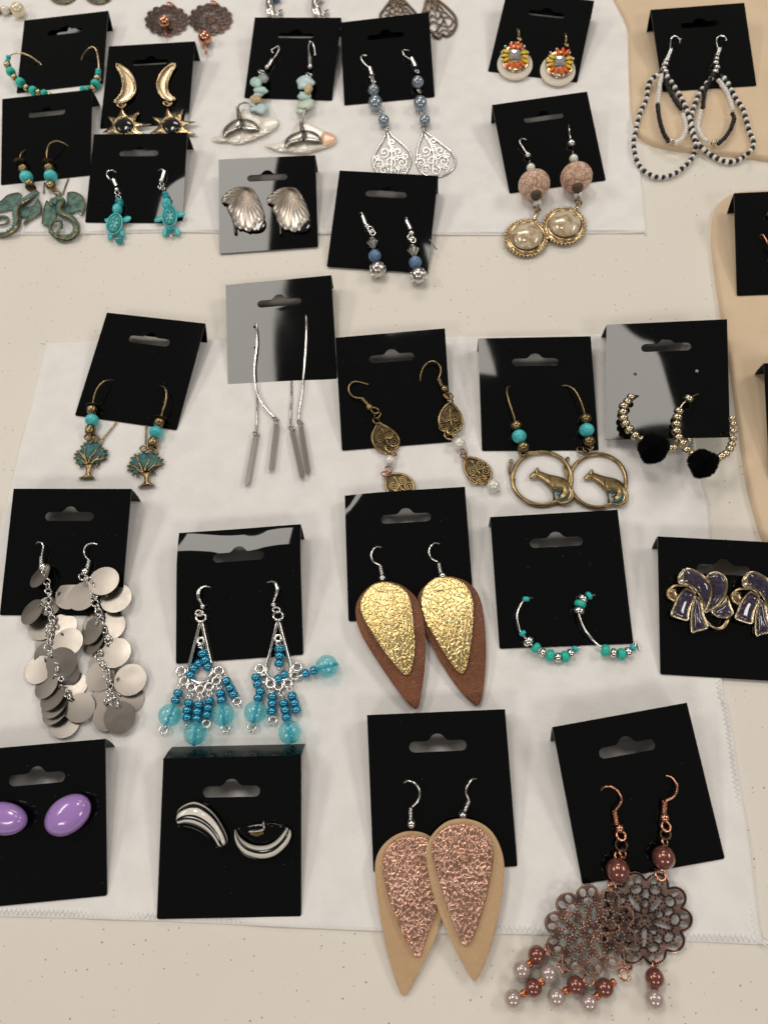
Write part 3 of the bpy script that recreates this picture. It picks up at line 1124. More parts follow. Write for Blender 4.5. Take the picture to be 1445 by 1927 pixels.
# ------------------------------------------------------------------ gold moon and sun earrings (card B)
MOON_L = [(793, 435), (812, 440), (850, 462), (890, 500), (916, 548), (925, 600), (908, 648), (868, 684), (822, 700), (790, 698), (779, 686), (800, 668), (825, 632), (836, 585), (830, 535), (812, 485), (795, 456)]
MOON_R = [(1187, 433), (1194, 450), (1170, 490), (1150, 535), (1140, 575), (1146, 625), (1168, 655), (1188, 667), (1184, 680), (1140, 682), (1104, 660), (1078, 620), (1068, 575), (1080, 525), (1112, 478), (1155, 442)]
SUNS = [((845, 857), [(830, 735), (945, 760), (1022, 845), (985, 912), (850, 985), (770, 965), (705, 900), (738, 796)]),
        ((1167, 857), [(1138, 735), (1247, 742), (1322, 830), (1324, 912), (1170, 985), (1085, 965), (1028, 905), (1042, 797)])]
for moon, (c, tips), rg, lab in ((MOON_L, SUNS[0], (830, 716), 'gold moon and sun earring, farther from the folded lip end of its card'),
                                 (MOON_R, SUNS[1], (1143, 706), 'gold moon and sun earring, nearer the folded lip end of its card')):
    e = Ear('drop_earring', lab, 'gold moon and sun earrings', 'B', z1, c)
    mo = e.plate('crescent_moon', moon, 'satin_gold', 0.9, 0.6, 0.7, 26, 10, rim=5)
    e.datum(moon)
    e.tube('moon_rim', moon, 0.42, 'gold', 1.6, closed=True, n=8, sub=4, parent=mo)
    e.datum(None)
    e.ring('jump_ring', rg[0] - 10, rg[1], 20, 'gold', 0.45, 1.6, (0.6, 0.2))
    e.ring('jump_ring', rg[0] + 14, rg[1] + 4, 20, 'gold', 0.4, 1.4, (-0.6, 0.3))
    out = []
    n = len(tips)
    for i, t in enumerate(tips):
        t2 = tips[(i + 1) % n]
        dx, dy = t[0] - c[0], t[1] - c[1]
        L = math.hypot(dx, dy)
        nx, ny = -dy / L, dx / L
        out += [(t[0] - nx * 5, t[1] - ny * 5), (t[0] + nx * 5, t[1] + ny * 5)]
        a1, a2 = math.atan2(dy, dx), math.atan2(t2[1] - c[1], t2[0] - c[0])
        if a2 < a1:
            a2 += 2 * math.pi
        a = (a1 + a2) / 2
        out.append((c[0] + 82 * math.cos(a), c[1] + 72 * math.sin(a)))
    e.datum(out)
    e.plate('sun_rays', out, 'gold', 0.7, 0.5, 0.8, 26, 15, sub=2, rim=5)
    e.plate('stone', ellipse(c[0], c[1] - 4, 62, 54), 'black_gloss', 0.6, 1.8, 1.7, 58, 9, sub=1)
    e.tube('bezel', ellipse(c[0], c[1] - 2, 68, 60), 0.5, 'gold', 2.0, closed=True, sub=1)
    e.datum(None)

# ------------------------------------------------------------------ green dragon earrings (card C)
def dragon(lab, wire, caps, beads, rg, tail_wire, wings, body, rad, head, spikes):
    e = Ear('drop_earring', lab, 'green patina dragon earrings', 'C', z1, body[3][:2])
    e.tube('kidney_wire', wire, 0.4, 'bronze_bright')
    if tail_wire:
        e.tube('wire_end', tail_wire, 0.35, 'bronze')
    for (x, y, r) in caps:
        e.bead('flower_cap', x, y, r, 'dark_bronze', (0, 6), 'cap', 2.0, 0.8, n=12)
    for (x, y, r, mat) in beads:
        e.bead('turquoise_bead' if mat == 'turquoise' else 'bronze_bead', x, y, r, mat, (1, 6), 'ball', None, 0.92)
    e.ring('jump_ring', rg[0], rg[1], 22, 'bronze', 0.45, 1.6, (0.5, 0.2))
    for w_ in wings:
        wn = e.plate('wing', w_, 'verdigris_grey', 0.7, 0.5, 0.5, 20, 12, rim=4)
        e.tube('wing_edge', w_[:len(w_) // 2 + 1], 0.32, 'bronze_bright', 1.45, n=6, parent=wn)
        cx, cy = w_[-1]
        for j in range(2, len(w_) - 2, 2):
            e.tube('wing_rib', [(cx, cy, 1.5), ((cx + w_[j][0]) / 2, (cy + w_[j][1]) / 2 - 6, 1.75), (w_[j][0], w_[j][1], 1.3)], 0.22, 'verdigris_grey', n=5, parent=wn)
    e.tube('body', body, rad, 'verdigris_grey', n=10)
    e.tube('belly_ridge', [(p[0] + 4, p[1] + 3, p[2] + rad[i] * 0.85) for i, p in enumerate(body)][1:], [r * 0.32 for r in rad][1:], 'bronze_bright', n=6)
    hd = e.plate('head', head, 'verdigris_grey', 1.0, 1.2, 0.7, 14, 8, rim=3)
    gs = []
    for i in range(2, len(body) - 4):
        for t in (0.0, 0.33, 0.66):
            a, b = body[i], body[i + 1]
            x, y, l = a[0] + (b[0] - a[0]) * t, a[1] + (b[1] - a[1]) * t, a[2]
            dx, dy = b[0] - a[0], b[1] - a[1]
            L = math.hypot(dx, dy)
            rr = rad[i] / e.k(x, y)
            sx, sy = (dy / L * spikes, -dx / L * spikes)
            p0 = e.w(x + sx * rr * 0.7, y + sy * rr * 0.7, l)
            p1 = e.w(x + sx * (rr + 9), y + sy * (rr + 9), l)
            gs.append(tube_geo([p0, p1], [0.5, 0.08], 5, False, 1))
    obj('spine_spikes', merge_geo(*gs), 'verdigris_grey', e.root, kind='stuff')


dragon('green patina dragon earring with a short wire arc, its wing spread past the card edge',
       [(176, 1020, -0.2), (152, 1036, 2), (138, 1070, 3.5), (136, 1098, 3.2)], [(142, 1104, 42), (212, 1278, 36)],
       [(160, 1146, 30, 'bronze_bright'), (182, 1203, 43, 'turquoise'), (205, 1250, 32, 'bronze_bright')], (240, 1306), [(305, 1240, 0.6), (300, 1275, 0.6), (298, 1316, 0.8)],
       [[(150, 1330), (128, 1312), (60, 1326), (20, 1360), (-30, 1400), (-30, 1455), (0, 1440), (40, 1438), (58, 1426), (90, 1428), (118, 1392)],
        [(262, 1352), (280, 1385), (284, 1425), (272, 1455), (240, 1475), (200, 1498), (166, 1525), (172, 1505), (196, 1480), (170, 1478), (140, 1470), (128, 1430), (150, 1405), (220, 1400)]],
       [(228, 1325, 2.2), (200, 1352, 2.4), (160, 1376, 2.2), (126, 1408, 2.0), (116, 1455, 1.6), (122, 1505, 1.4), (98, 1560, 1.3), (48, 1592, 1.2), (0, 1600, 1.2), (-45, 1575, 1.2), (-50, 1510, 1.2), (0, 1475, 1.2), (50, 1478, 1.2), (52, 1515, 1.2), (10, 1530, 1.2), (-30, 1522, 1.0)],
       [1.5, 1.8, 2.0, 2.1, 2.1, 1.9, 1.6, 1.3, 1.1, 0.9, 0.8, 0.75, 0.7, 0.65, 0.55, 0.3], [(250, 1300), (262, 1318), (240, 1332), (215, 1345), (180, 1350), (160, 1348), (185, 1325), (218, 1308)], -1)
dragon('green patina dragon earring with coiled tail loop, wing raised beside the turtle card',
       [(466, 993, -0.2), (430, 972, 2), (385, 960, 4), (345, 975, 5), (325, 1012, 4.5), (320, 1062, 4), (326, 1105, 3.2)], [(331, 1106, 42)],
       [(337, 1143, 34, 'bronze_bright'), (347, 1198, 44, 'turquoise'), (350, 1264, 35, 'bronze_bright')], (392, 1312), [(468, 1215, 0.6), (446, 1270, 0.6), (430, 1322, 0.8)],
       [[(460, 1312), (500, 1306), (545, 1322), (572, 1352), (580, 1395), (566, 1440), (556, 1470), (552, 1432), (520, 1438), (484, 1450), (440, 1448), (426, 1420), (455, 1390)],
        [(345, 1398), (322, 1366), (312, 1388), (300, 1430), (292, 1480), (288, 1520), (318, 1538), (356, 1520), (380, 1480), (392, 1440), (378, 1418)]],
       [(370, 1392, 2.6), (396, 1350, 2.8), (425, 1372, 2.6), (408, 1418, 2.4), (425, 1455, 2.1), (478, 1482, 1.8), (515, 1520, 1.6), (520, 1568, 1.5), (492, 1606, 1.4), (445, 1622, 1.3), (392, 1608, 1.4), (352, 1578, 1.6), (344, 1530, 2.0), (372, 1500, 2.4), (412, 1504, 2.6), (418, 1540, 2.4), (396, 1580, 2.2), (390, 1622, 1.0), (420, 1640, 0.9), (462, 1636, 0.8), (498, 1612, 0.8)],
       [1.3, 1.7, 1.9, 2.0, 2.0, 1.9, 1.8, 1.7, 1.5, 1.3, 1.2, 1.1, 1.0, 0.9, 0.85, 0.8, 0.75, 0.7, 0.65, 0.6, 0.3], [(335, 1378), (345, 1352), (372, 1340), (400, 1338), (392, 1360), (372, 1378), (365, 1396), (345, 1398)], 1)

# ------------------------------------------------------------------ turquoise turtle earrings (card D)
def turtle(lab, hook, cyl, ball, rgs, neck, head, shell, ang, flips, tail, tip):
    e = Ear('drop_earring', lab, 'turquoise turtle earrings', 'D', z1, shell)
    hook_set(e, hook, 'silver', cyl=cyl, ball=ball, lmid=2.0)
    for r_ in rgs:
        e.ring('jump_ring', r_[0], r_[1], 15, 'silver', 0.32, 1.4, (0.7, 0.1))
    for b in neck:
        e.bead('glass_seed_bead', b[0], b[1], b[2], 'teal_glass', (0, 5), 'donut', 1.8, 0.8)
    e.bead('turtle_head', head[0], head[1], 33, 'turquoise', (0, 5), 'ball', 2.4, 1.25)
    e.datum(ellipse(shell[0], shell[1], 80, 90, 26, ang))
    for f in flips:
        fa = math.atan2(f[1] - shell[1], f[0] - shell[0])
        e.plate('flipper', ellipse(f[0], f[1], f[2], f[3], 14, fa), 'turquoise', 0.8, 0.8, 0.9, 20, 12, sub=1, rim=4)
    rim = e.plate('shell_rim', ellipse(shell[0], shell[1], 56, 78, 26, ang), 'turtle_dark', 1.0, 0.8, 1.0, 25, 14, sub=1, rim=5)
    e.tube('rim_band', ellipse(shell[0], shell[1], 50, 71, 26, ang), 0.45, 'turquoise', 2.75, closed=True, sub=1, parent=rim)
    sh = e.plate('shell', ellipse(shell[0], shell[1], 41, 60, 24, ang), 'turquoise', 0.8, 2.0, 1.5, 40, 9, sub=1, rim=4)
    for (a, b) in ((0, -38), (-16, -14), (16, -14), (-17, 14), (17, 14), (0, 38)):
        ca, sa = math.cos(ang), math.sin(ang)
        x, y = shell[0] + a * ca - b * sa, shell[1] + a * sa + b * ca
        e.tube('scute_groove', ellipse(x, y, 15, 14, 6, ang + 0.5), 0.16, 'turtle_dark', 4.22, closed=True, sub=1, n=5, parent=sh)
    e.datum(None)
    e.bead('glass_seed_bead', tail[0], tail[1], tail[2], 'teal_glass', (0, 5), 'donut', 2.0, 0.8)
    e.bead('head_pin_tip', tip[0], tip[1], 10, 'silver', l=1.8)


turtle('turquoise stone turtle earring with its silver hook curled over, tilted shell',
       [(792, 1172), (765, 1158), (735, 1165), (728, 1190), (745, 1215), (772, 1226)], (775, 1222, 796, 1268, 14), (797, 1290, 16), [(800, 1312), (808, 1340)],
       [(812, 1370, 27), (818, 1390, 24)], (800, 1424), (780, 1522), 0.32, [(862, 1490, 34, 20), (830, 1585, 32, 18), (733, 1500, 22, 14), (752, 1605, 30, 17)], (814, 1636, 28), (790, 1628))
turtle('turquoise stone turtle earring lying straight on the glossy card corner',
       [(1078, 1162), (1098, 1152), (1118, 1160), (1122, 1180)], (1118, 1165, 1102, 1222, 14), (1100, 1228, 18), [(1104, 1252), (1108, 1280), (1092, 1275)],
       [(1125, 1320, 22), (1135, 1342, 24)], (1136, 1386), (1154, 1468), 0.03, [(1082, 1490, 34, 19), (1226, 1458, 36, 20), (1122, 1580, 30, 18), (1206, 1575, 32, 18)], (1157, 1568, 24), (1166, 1606))

# ------------------------------------------------------------------ whale tail and shell earrings (card E)
def whale(lab, hook, cyl, ball, rg, chips, bigring, stem, flL, flR, shell, lobes, peach):
    e = Ear('drop_earring', lab, 'whale tail and shell earrings', 'E', z2, stem[-1][:2])
    hook_set(e, hook, 'silver', cyl=cyl, ball=ball, lmid=2.2)
    e.ring('jump_ring', rg[0], rg[1], 18, 'silver', 0.38, 2.0, (0.4, 0.3))
    rnd = random.Random(len(lab))
    for (x, y, rx, ry, mat, a, l) in chips:
        n = 11
        out = []
        for i in range(n):
            t = 2 * math.pi * i / n
            f = rnd.uniform(0.82, 1.12)
            px, py = rx * f * math.cos(t), ry * f * math.sin(t)
            out.append((x + px * math.cos(a) - py * math.sin(a), y + px * math.sin(a) + py * math.cos(a)))
        e.plate('stone_chip', out, mat, 2.2, l, 2.0, 28, 11, rim=6, sharp=70)
    if bigring:
        e.tube('twisted_ring', bigring, 0.5, 'nickel', n=7)
    e.datum(shell)
    sh = e.plate('shell_fan', shell, 'mother_of_pearl', 1.0, 0.3, 0.5, 25, 16, rim=6)
    for i, lb in enumerate(lobes):
        e.plate('scallop', lb, 'peach_shell' if i in peach else 'mother_of_pearl', 0.3, 1.5, 0.8, 22, 12, rim=5, parent=sh)
    e.tube('tail_stem', stem, [0.9, 1.0, 1.3, 2.0], 'nickel', n=10)
    for fl in (flL, flR):
        e.plate('fluke', fl, 'nickel', 1.0, 2.4, 1.5, 26, 9, rim=5)
    e.datum(None)


whale('silver whale tail earring over an all cream shell fan, twisted ring lying sideways',
      [(402, 300), (395, 285), (415, 270), (434, 262), (436, 282), (416, 318), (396, 342)], (396, 340, 378, 372, 11), (370, 382, 14), (338, 408),
      [(350, 445, 32, 26, 'chip_grey', 0.5, 1.2), (308, 468, 38, 34, 'chip_aqua', 0, 2.0), (335, 512, 46, 22, 'chip_aqua', 0.1, 1.8), (318, 535, 34, 18, 'chip_green', -0.3, 1.2), (308, 562, 34, 25, 'chip_tan', 0.2, 1.6), (336, 615, 38, 34, 'chip_blue', 0, 0.8), (290, 608, 22, 28, 'chip_blue', 0, 0.5)],
      [(205, 612, 3), (215, 592, 4), (245, 582, 4.8), (275, 590, 4.8), (292, 615, 4), (298, 645, 2)], [(203, 610, 3), (206, 632, 3.2), (210, 660, 3.4), (220, 690, 3.2)],
      [(218, 668), (226, 695), (224, 718), (206, 736), (176, 750), (146, 764), (128, 778), (117, 762), (122, 730), (148, 700), (186, 676)],
      [(222, 674), (250, 672), (285, 682), (315, 705), (326, 738), (300, 742), (262, 742), (235, 735), (222, 722)],
      [(225, 622), (262, 625), (300, 645), (350, 660), (410, 662), (438, 690), (425, 720), (395, 745), (355, 762), (320, 780), (280, 798), (230, 812), (180, 815), (145, 802), (100, 805), (58, 790), (70, 772), (120, 768), (160, 745), (195, 700)],
      [[(345, 672), (400, 665), (432, 682), (428, 712), (398, 735), (350, 742), (322, 718)], [(322, 728), (375, 738), (378, 752), (330, 775), (296, 775), (285, 752)], [(238, 760), (282, 752), (296, 772), (278, 795), (240, 802), (228, 785)], [(160, 782), (205, 758), (226, 762), (222, 798), (190, 808), (155, 800)], [(75, 780), (120, 775), (150, 780), (140, 798), (100, 800)]], ())
whale('silver whale tail earring over a cream shell fan with peach orange tip',
      [(640, 315), (640, 285), (628, 245), (612, 238), (604, 270), (608, 305), (612, 332)], (612, 325, 613, 366, 12), (613, 378, 15), (607, 425),
      [(586, 470, 52, 42, 'chip_blue', 0, 1.6), (604, 502, 27, 36, 'chip_tan', 0.1, 3.0), (582, 545, 40, 26, 'chip_aqua', 0.2, 1.6), (588, 592, 50, 30, 'chip_green', -0.2, 1.2), (560, 628, 26, 22, 'chip_green', 0, 0.6)],
      [(580, 598, 4.5), (584, 615, 5), (578, 640, 4.4), (570, 670, 3.4)], [(565, 672, 3), (563, 700, 3), (566, 725, 3.2), (572, 755, 3)],
      [(572, 738), (579, 765), (574, 790), (552, 808), (520, 816), (496, 826), (478, 842), (467, 822), (474, 788), (502, 762), (540, 746)],
      [(576, 740), (605, 738), (640, 748), (668, 770), (680, 804), (655, 808), (615, 806), (590, 802), (576, 788)],
      [(545, 690), (590, 690), (640, 710), (690, 738), (735, 752), (762, 775), (756, 808), (715, 832), (660, 850), (600, 866), (545, 868), (490, 860), (440, 858), (395, 842), (358, 822), (395, 812), (450, 802), (500, 765)],
      [(lambda P: P)([(690, 745), (735, 758), (758, 780), (750, 805), (712, 825), (680, 822), (672, 780)]), [(612, 815), (668, 812), (690, 828), (655, 845), (612, 855), (590, 840)], [(530, 838), (585, 812), (606, 846), (585, 862), (540, 864)], [(455, 838), (505, 815), (535, 835), (515, 858), (470, 856)], [(375, 822), (420, 818), (450, 832), (425, 848), (395, 840)]], (0,))

# ------------------------------------------------------------------ grey pearl and silver teardrop earrings (card F)
def filigree_drop(e, name, outline, mat, l=0.6, r=0.42, fill=None, rf=0.26, spirals=(), stem=None, back=None, lift=0.2):
    e.datum(outline)
    fr = e.tube(name, outline, r, mat, l, closed=True, n=7)
    if back:
        e.plate('backing', outline, back, 0.25, l - 0.35, 0.25, 20, 14, parent=fr)
    if stem:
        e.tube('stem', stem, rf * 1.2, mat, l + lift * 0.8, n=6, parent=fr)
    for s_ in spirals:
        e.tube('scroll', spiral(*s_), rf, mat, l + lift, n=6, sub=2, parent=fr)
    e.datum(None)
    return fr


def drop_F(lab, hook, cyl, rings, pearls, outline, c):
    e = Ear('drop_earring', lab, 'grey pearl teardrop earrings', 'F', z2, c)
    hook_set(e, hook, 'silver', cyl=cyl, lmid=2.0)
    for r_ in rings:
        e.ring('jump_ring', r_[0], r_[1], 13, 'silver', 0.36, 1.4, (0.7, 0.2))
    for p in pearls:
        e.bead('grey_pearl', p[0], p[1], p[2], 'grey_pearl', (0.5, 5), 'ball', None, p[3])
    rnd = random.Random(3)
    cx, cy = sum(p[0] for p in outline) / len(outline), sum(p[1] for p in outline) / len(outline)
    sp = []
    for (a, b, R, st, sg) in ((0, -78, 22, 1, 1), (-38, -25, 28, 2, -1), (34, -28, 28, 0, 1), (-62, 38, 28, 3, 1), (-8, 28, 30, 1, -1), (52, 30, 30, 4, 1), (-40, 72, 24, 0, -1), (12, 78, 26, 5, 1), (62, 66, 20, 2, -1), (0, -40, 16, 3, -1), (-72, 4, 16, 1, 1), (70, 0, 18, 2, 1), (24, 4, 16, 4, -1), (-30, 48, 14, 2, 1), (32, 56, 14, 0, 1)):
        sp.append((cx + a * 1.12, cy + b * 1.06 + 4, R * 1.05, 1.35, st, sg))
    filigree_drop(e, 'filigree_teardrop', outline, 'silver', 0.7, 0.5, None, 0.24, sp, [(outline[0][0], outline[0][1] + 8), (cx, cy - 20), (cx - 4, cy + 85)])


drop_F('grey pearl earring whose silver filigree teardrop dips under the denim bead card',
       [(932, 316), (908, 314), (902, 335), (925, 365), (948, 385)], (952, 385, 965, 425, 12), [(962, 440), (972, 462), (1014, 626), (1048, 732)],
       [(972, 510, 31, 1.0), (982, 584, 40, 1.15), (1030, 684, 33, 1.05)],
       [(1050, 742), (1078, 770), (1125, 810), (1168, 852), (1184, 900), (1172, 952), (1135, 995), (1076, 1010), (1015, 998), (978, 955), (970, 900), (995, 845), (1028, 790)], (1050, 900))
drop_F('grey pearl earring whose whole silver filigree teardrop shows on the cloth',
       [(1172, 286), (1142, 284), (1138, 300), (1160, 325), (1182, 335)], (1188, 330, 1212, 378, 12), [(1218, 405), (1230, 515), (1250, 640), (1256, 733)],
       [(1222, 466, 33, 1.0), (1237, 588, 40, 1.15), (1262, 684, 33, 1.05)],
       [(1257, 745), (1300, 772), (1360, 818), (1412, 862), (1434, 915), (1412, 965), (1350, 998), (1280, 997), (1232, 960), (1217, 900), (1226, 830), (1242, 785)], (1320, 900))

# ------------------------------------------------------------------ pleated shell studs (card G)
SHELL_G = [(235, 1057), (198, 1060), (160, 1076), (125, 1105), (109, 1132), (118, 1148), (150, 1158), (142, 1184), (164, 1220), (168, 1245), (186, 1270), (212, 1296), (240, 1298), (266, 1312), (296, 1292), (312, 1270), (340, 1252), (354, 1222), (345, 1180), (330, 1140), (308, 1098), (278, 1064)]


def shell_stud(lab, dx, dy):
    e = Ear('stud_earring', lab, 'pleated shell stud earrings', 'G', z2, (240 + dx, 1200 + dy))
    ax, ay = 240 + dx, 1072 + dy
    loop = smooth_loop(shift(SHELL_G, dx, dy), 4)
    NA, NR = 352, 14
    V, F = [], []
    e.datum(loop)

    def reach(th):
        best = 1.0
        c, s_ = math.cos(th), math.sin(th)
        for i in range(len(loop)):
            (x1, y1), (x2, y2) = loop[i - 1], loop[i]
            ex_, ey_ = x2 - x1, y2 - y1
            den = c * ey_ - s_ * ex_
            if abs(den) < 1e-9:
                continue
            t = ((x1 - ax) * ey_ - (y1 - ay) * ex_) / den
            u = ((x1 - ax) * s_ - (y1 - ay) * c) / -den
            u = ((x1 - ax) * s_ - (y1 - ay) * c) / den
            if t > 0 and -1e-6 <= u <= 1 + 1e-6:
                best = max(best, t)
        return best
    for i in range(NA):
        th = 2 * math.pi * i / NA
        R = reach(th)
        down = 0.5 + 0.5 * math.sin(th)
        s_ = abs(((th * 44 / (2 * math.pi)) % 1.0) - 0.5) * 2
        for j in range(1, NR + 1):
            t = j / NR
            ridge = 0.55 * (s_ - 0.5) * min(1, t * 2.2) * (0.35 + 0.65 * down)
            z = 1.4 + 1.8 * math.sqrt(max(0.0, 1 - t ** 3.0)) + ridge
            V.append(e.w(ax + R * t * math.cos(th), ay + R * t * math.sin(th), max(0.3, z)))
    for i in range(NA):
        i2 = (i + 1) % NA
        for j in range(NR - 1):
            F.append((i * NR + j, i * NR + j + 1, i2 * NR + j + 1, i2 * NR + j))
    V.append(e.w(ax, ay, 4.0))
    for i in range(NA):
        F.append((len(V) - 1, i * NR, ((i + 1) % NA) * NR))
    base = len(V)
    for i in range(NA):
        th = 2 * math.pi * i / NA
        R = reach(th)
        V.append(e.w(ax + R * math.cos(th), ay + R * math.sin(th), 0.5))
    for i in range(NA):
        i2 = (i + 1) % NA
        F.append((i * NR + NR - 1, base + i, base + i2, i2 * NR + NR - 1))
    F.append(tuple(base + i for i in range(NA - 1, -1, -1)))
    F = [tuple(reversed(f)) for f in F]
    obj('pleated_shell', (V, F), 'shell_pewter', e.root, True, 28)
    e.datum(None)
    cl = shift([(300, 1255), (352, 1240), (362, 1270), (345, 1300), (310, 1312), (275, 1305)], dx, dy)
    e.plate('clip_back', cl, 'black_gloss', 1.1, 0.05, 0.2, 10, 20, rim=6)
    e.rod('clip_pin', 188 + dx, 1260 + dy, 192 + dx, 1325 + dy, 9, 'black_gloss', 0.7)


shell_stud('pleated pewter shell stud on the mirror bright half of its card', 0, 0)
shell_stud('pleated pewter shell stud on the dark half of its card', 257, 3)

# ------------------------------------------------------------------ denim bead and silver ball earrings (card H)
def denim(lab, hook, cyl, ball, rings, bic, bl, sv, tail):
    e = Ear('drop_earring', lab, 'denim bead and silver ball earrings', 'H', z2, sv[:2])
    hook_set(e, hook, 'silver', cyl=cyl, ball=ball, lmid=1.8)
    for r_ in rings:
        e.ring('jump_ring', r_[0], r_[1], 16, 'silver', 0.36, 1.5, (0.5, -0.3))
    d = (sv[0] - bic[0], sv[1] - bic[1])
    e.bead('bicone_bead', bic[0], bic[1], 37, 'antique_silver', d, 'bicone', None, 0.98, n=14)
    e.bead('denim_bead', bl[0], bl[1], 36, 'denim_bead', d)
    b = e.bead('silver_ball', sv[0], sv[1], 46, 'antique_silver', d)
    x, y = sv[0], sv[1]
    R = 46 * e.k(x, y)
    c = e.w(x, y, R)
    X, Y, Zz = frame(e.w(x + d[0], y + d[1], R) - c)
    gs = []
    for i in range(10):
        t = 2 * math.pi * i / 10
        P = [c + (X * math.cos(t) + Y * math.sin(t)) * R * math.sin(a) * 1.01 + Zz * R * math.cos(a) * 1.01 for a in [0.35 + 2.4 * j / 8 for j in range(9)]]
        gs.append(tube_geo(P, 0.16, 5, False, 1))
    obj('engraved_lines', merge_geo(*gs), 'silver', e.root, kind='stuff')
    if tail:
        e.tube('hook_tail', tail, 0.3, 'nickel')


denim('denim blue bead, silver bicone and engraved ball earring, hanging wholly within the card', [(892, 1212), (902, 1205), (912, 1220), (920, 1250)], (912, 1225, 930, 1272, 12), (936, 1282, 16), [(955, 1300), (965, 1318)], (967, 1378), (979, 1450), (995, 1527), None)
denim('denim blue bead, silver bicone and engraved ball earring, ball past the card corner', [(1148, 1240), (1156, 1232), (1164, 1250), (1172, 1275)], (1160, 1252, 1184, 1300, 12), (1186, 1322, 16), [(1180, 1345), (1194, 1360)], (1195, 1420), (1208, 1487), (1226, 1562), [(1288, 1355, 1.5), (1310, 1390, 1.0), (1332, 1415, 0.5)])

# ------------------------------------------------------------------ orange and yellow jewelled earrings (card I)
def jewel(lab, c, bail, clear, tops, bots, yl, yr, rot):
    e = Ear('drop_earring', lab, 'orange and yellow jewelled earrings', 'I', z3, c)
    e.datum(ellipse(c[0], c[1], 82, 74, 16))
    e.plate('ivory_disc', [(c[0] + rot * 0.4 + 22 * 0.3, c[1] - 92)] + ellipse(c[0], c[1], 82, 74, 16, 0, -1.0, math.pi + 1.0 + 0.2), 'ivory', 1.6, 0.3, 0.5, 14, 16, rim=5)
    e.plate('gold_backing', ellipse(c[0] + rot, c[1] - 30, 66, 66, 20), 'gold', 0.8, 2.2, 0.6, 20, 16, sub=1, rim=5)
    e.tube('bail', bail, 0.65, 'gold', 2.2)
    e.ring('jump_ring', bail[-1][0] + 4, bail[-1][1] + 14, 11, 'gold', 0.4, 2.2, (0.6, 0.2))
    e.plate('clear_stone', [(clear[0] - 19, clear[1] - 24), (clear[0] + 19, clear[1] - 24), (clear[0] + 22, clear[1]), (clear[0] + 19, clear[1] + 24), (clear[0] - 19, clear[1] + 24), (clear[0] - 22, clear[1])], 'crystal', 0.7, 3.3, 1.3, 24, 11, sub=1, sharp=8)
    for grp, mat, nm in ((tops + bots, 'orange_stone', 'orange_stone'), (yl + yr, 'yellow_stone', 'yellow_stone')):
        for (x, y) in grp:
            a = math.atan2(y - clear[1], x - clear[0])
            e.plate(nm, ellipse(x, y, 17, 8.5, 12, a), mat, 0.8, 3.3, 0.8, 8, 6, sub=1)
    for i in range(12):
        a = 2 * math.pi * i / 12 + 0.26
        e.bead('rhinestone', clear[0] + 62 * math.cos(a), clear[1] + 8 + 62 * math.sin(a), 6, 'crystal', l=3.6, n=8)
    e.datum(None)


jewel('orange and yellow jewelled ivory drop earring next to the slanted card edge', (268, 300), [(278, 138, 0.3), (286, 145, 2.2), (286, 168, 2.4)], (268, 252), [(252, 216), (272, 208), (293, 214)], [(235, 300), (256, 304), (280, 304), (303, 297)], [(226, 238), (222, 257), (226, 277)], [(313, 243), (318, 263), (316, 284)], 2)
jewel('orange and yellow jewelled ivory drop earring overlapping the lower card corner', (467, 328), [(500, 160, 0.3), (506, 170, 2.2), (504, 195, 2.4)], (478, 281), [(470, 243), (490, 236), (511, 242)], [(440, 323), (460, 329), (484, 330), (505, 324)], [(440, 264), (430, 282), (432, 300)], [(519, 270), (524, 290), (520, 310)], 8)

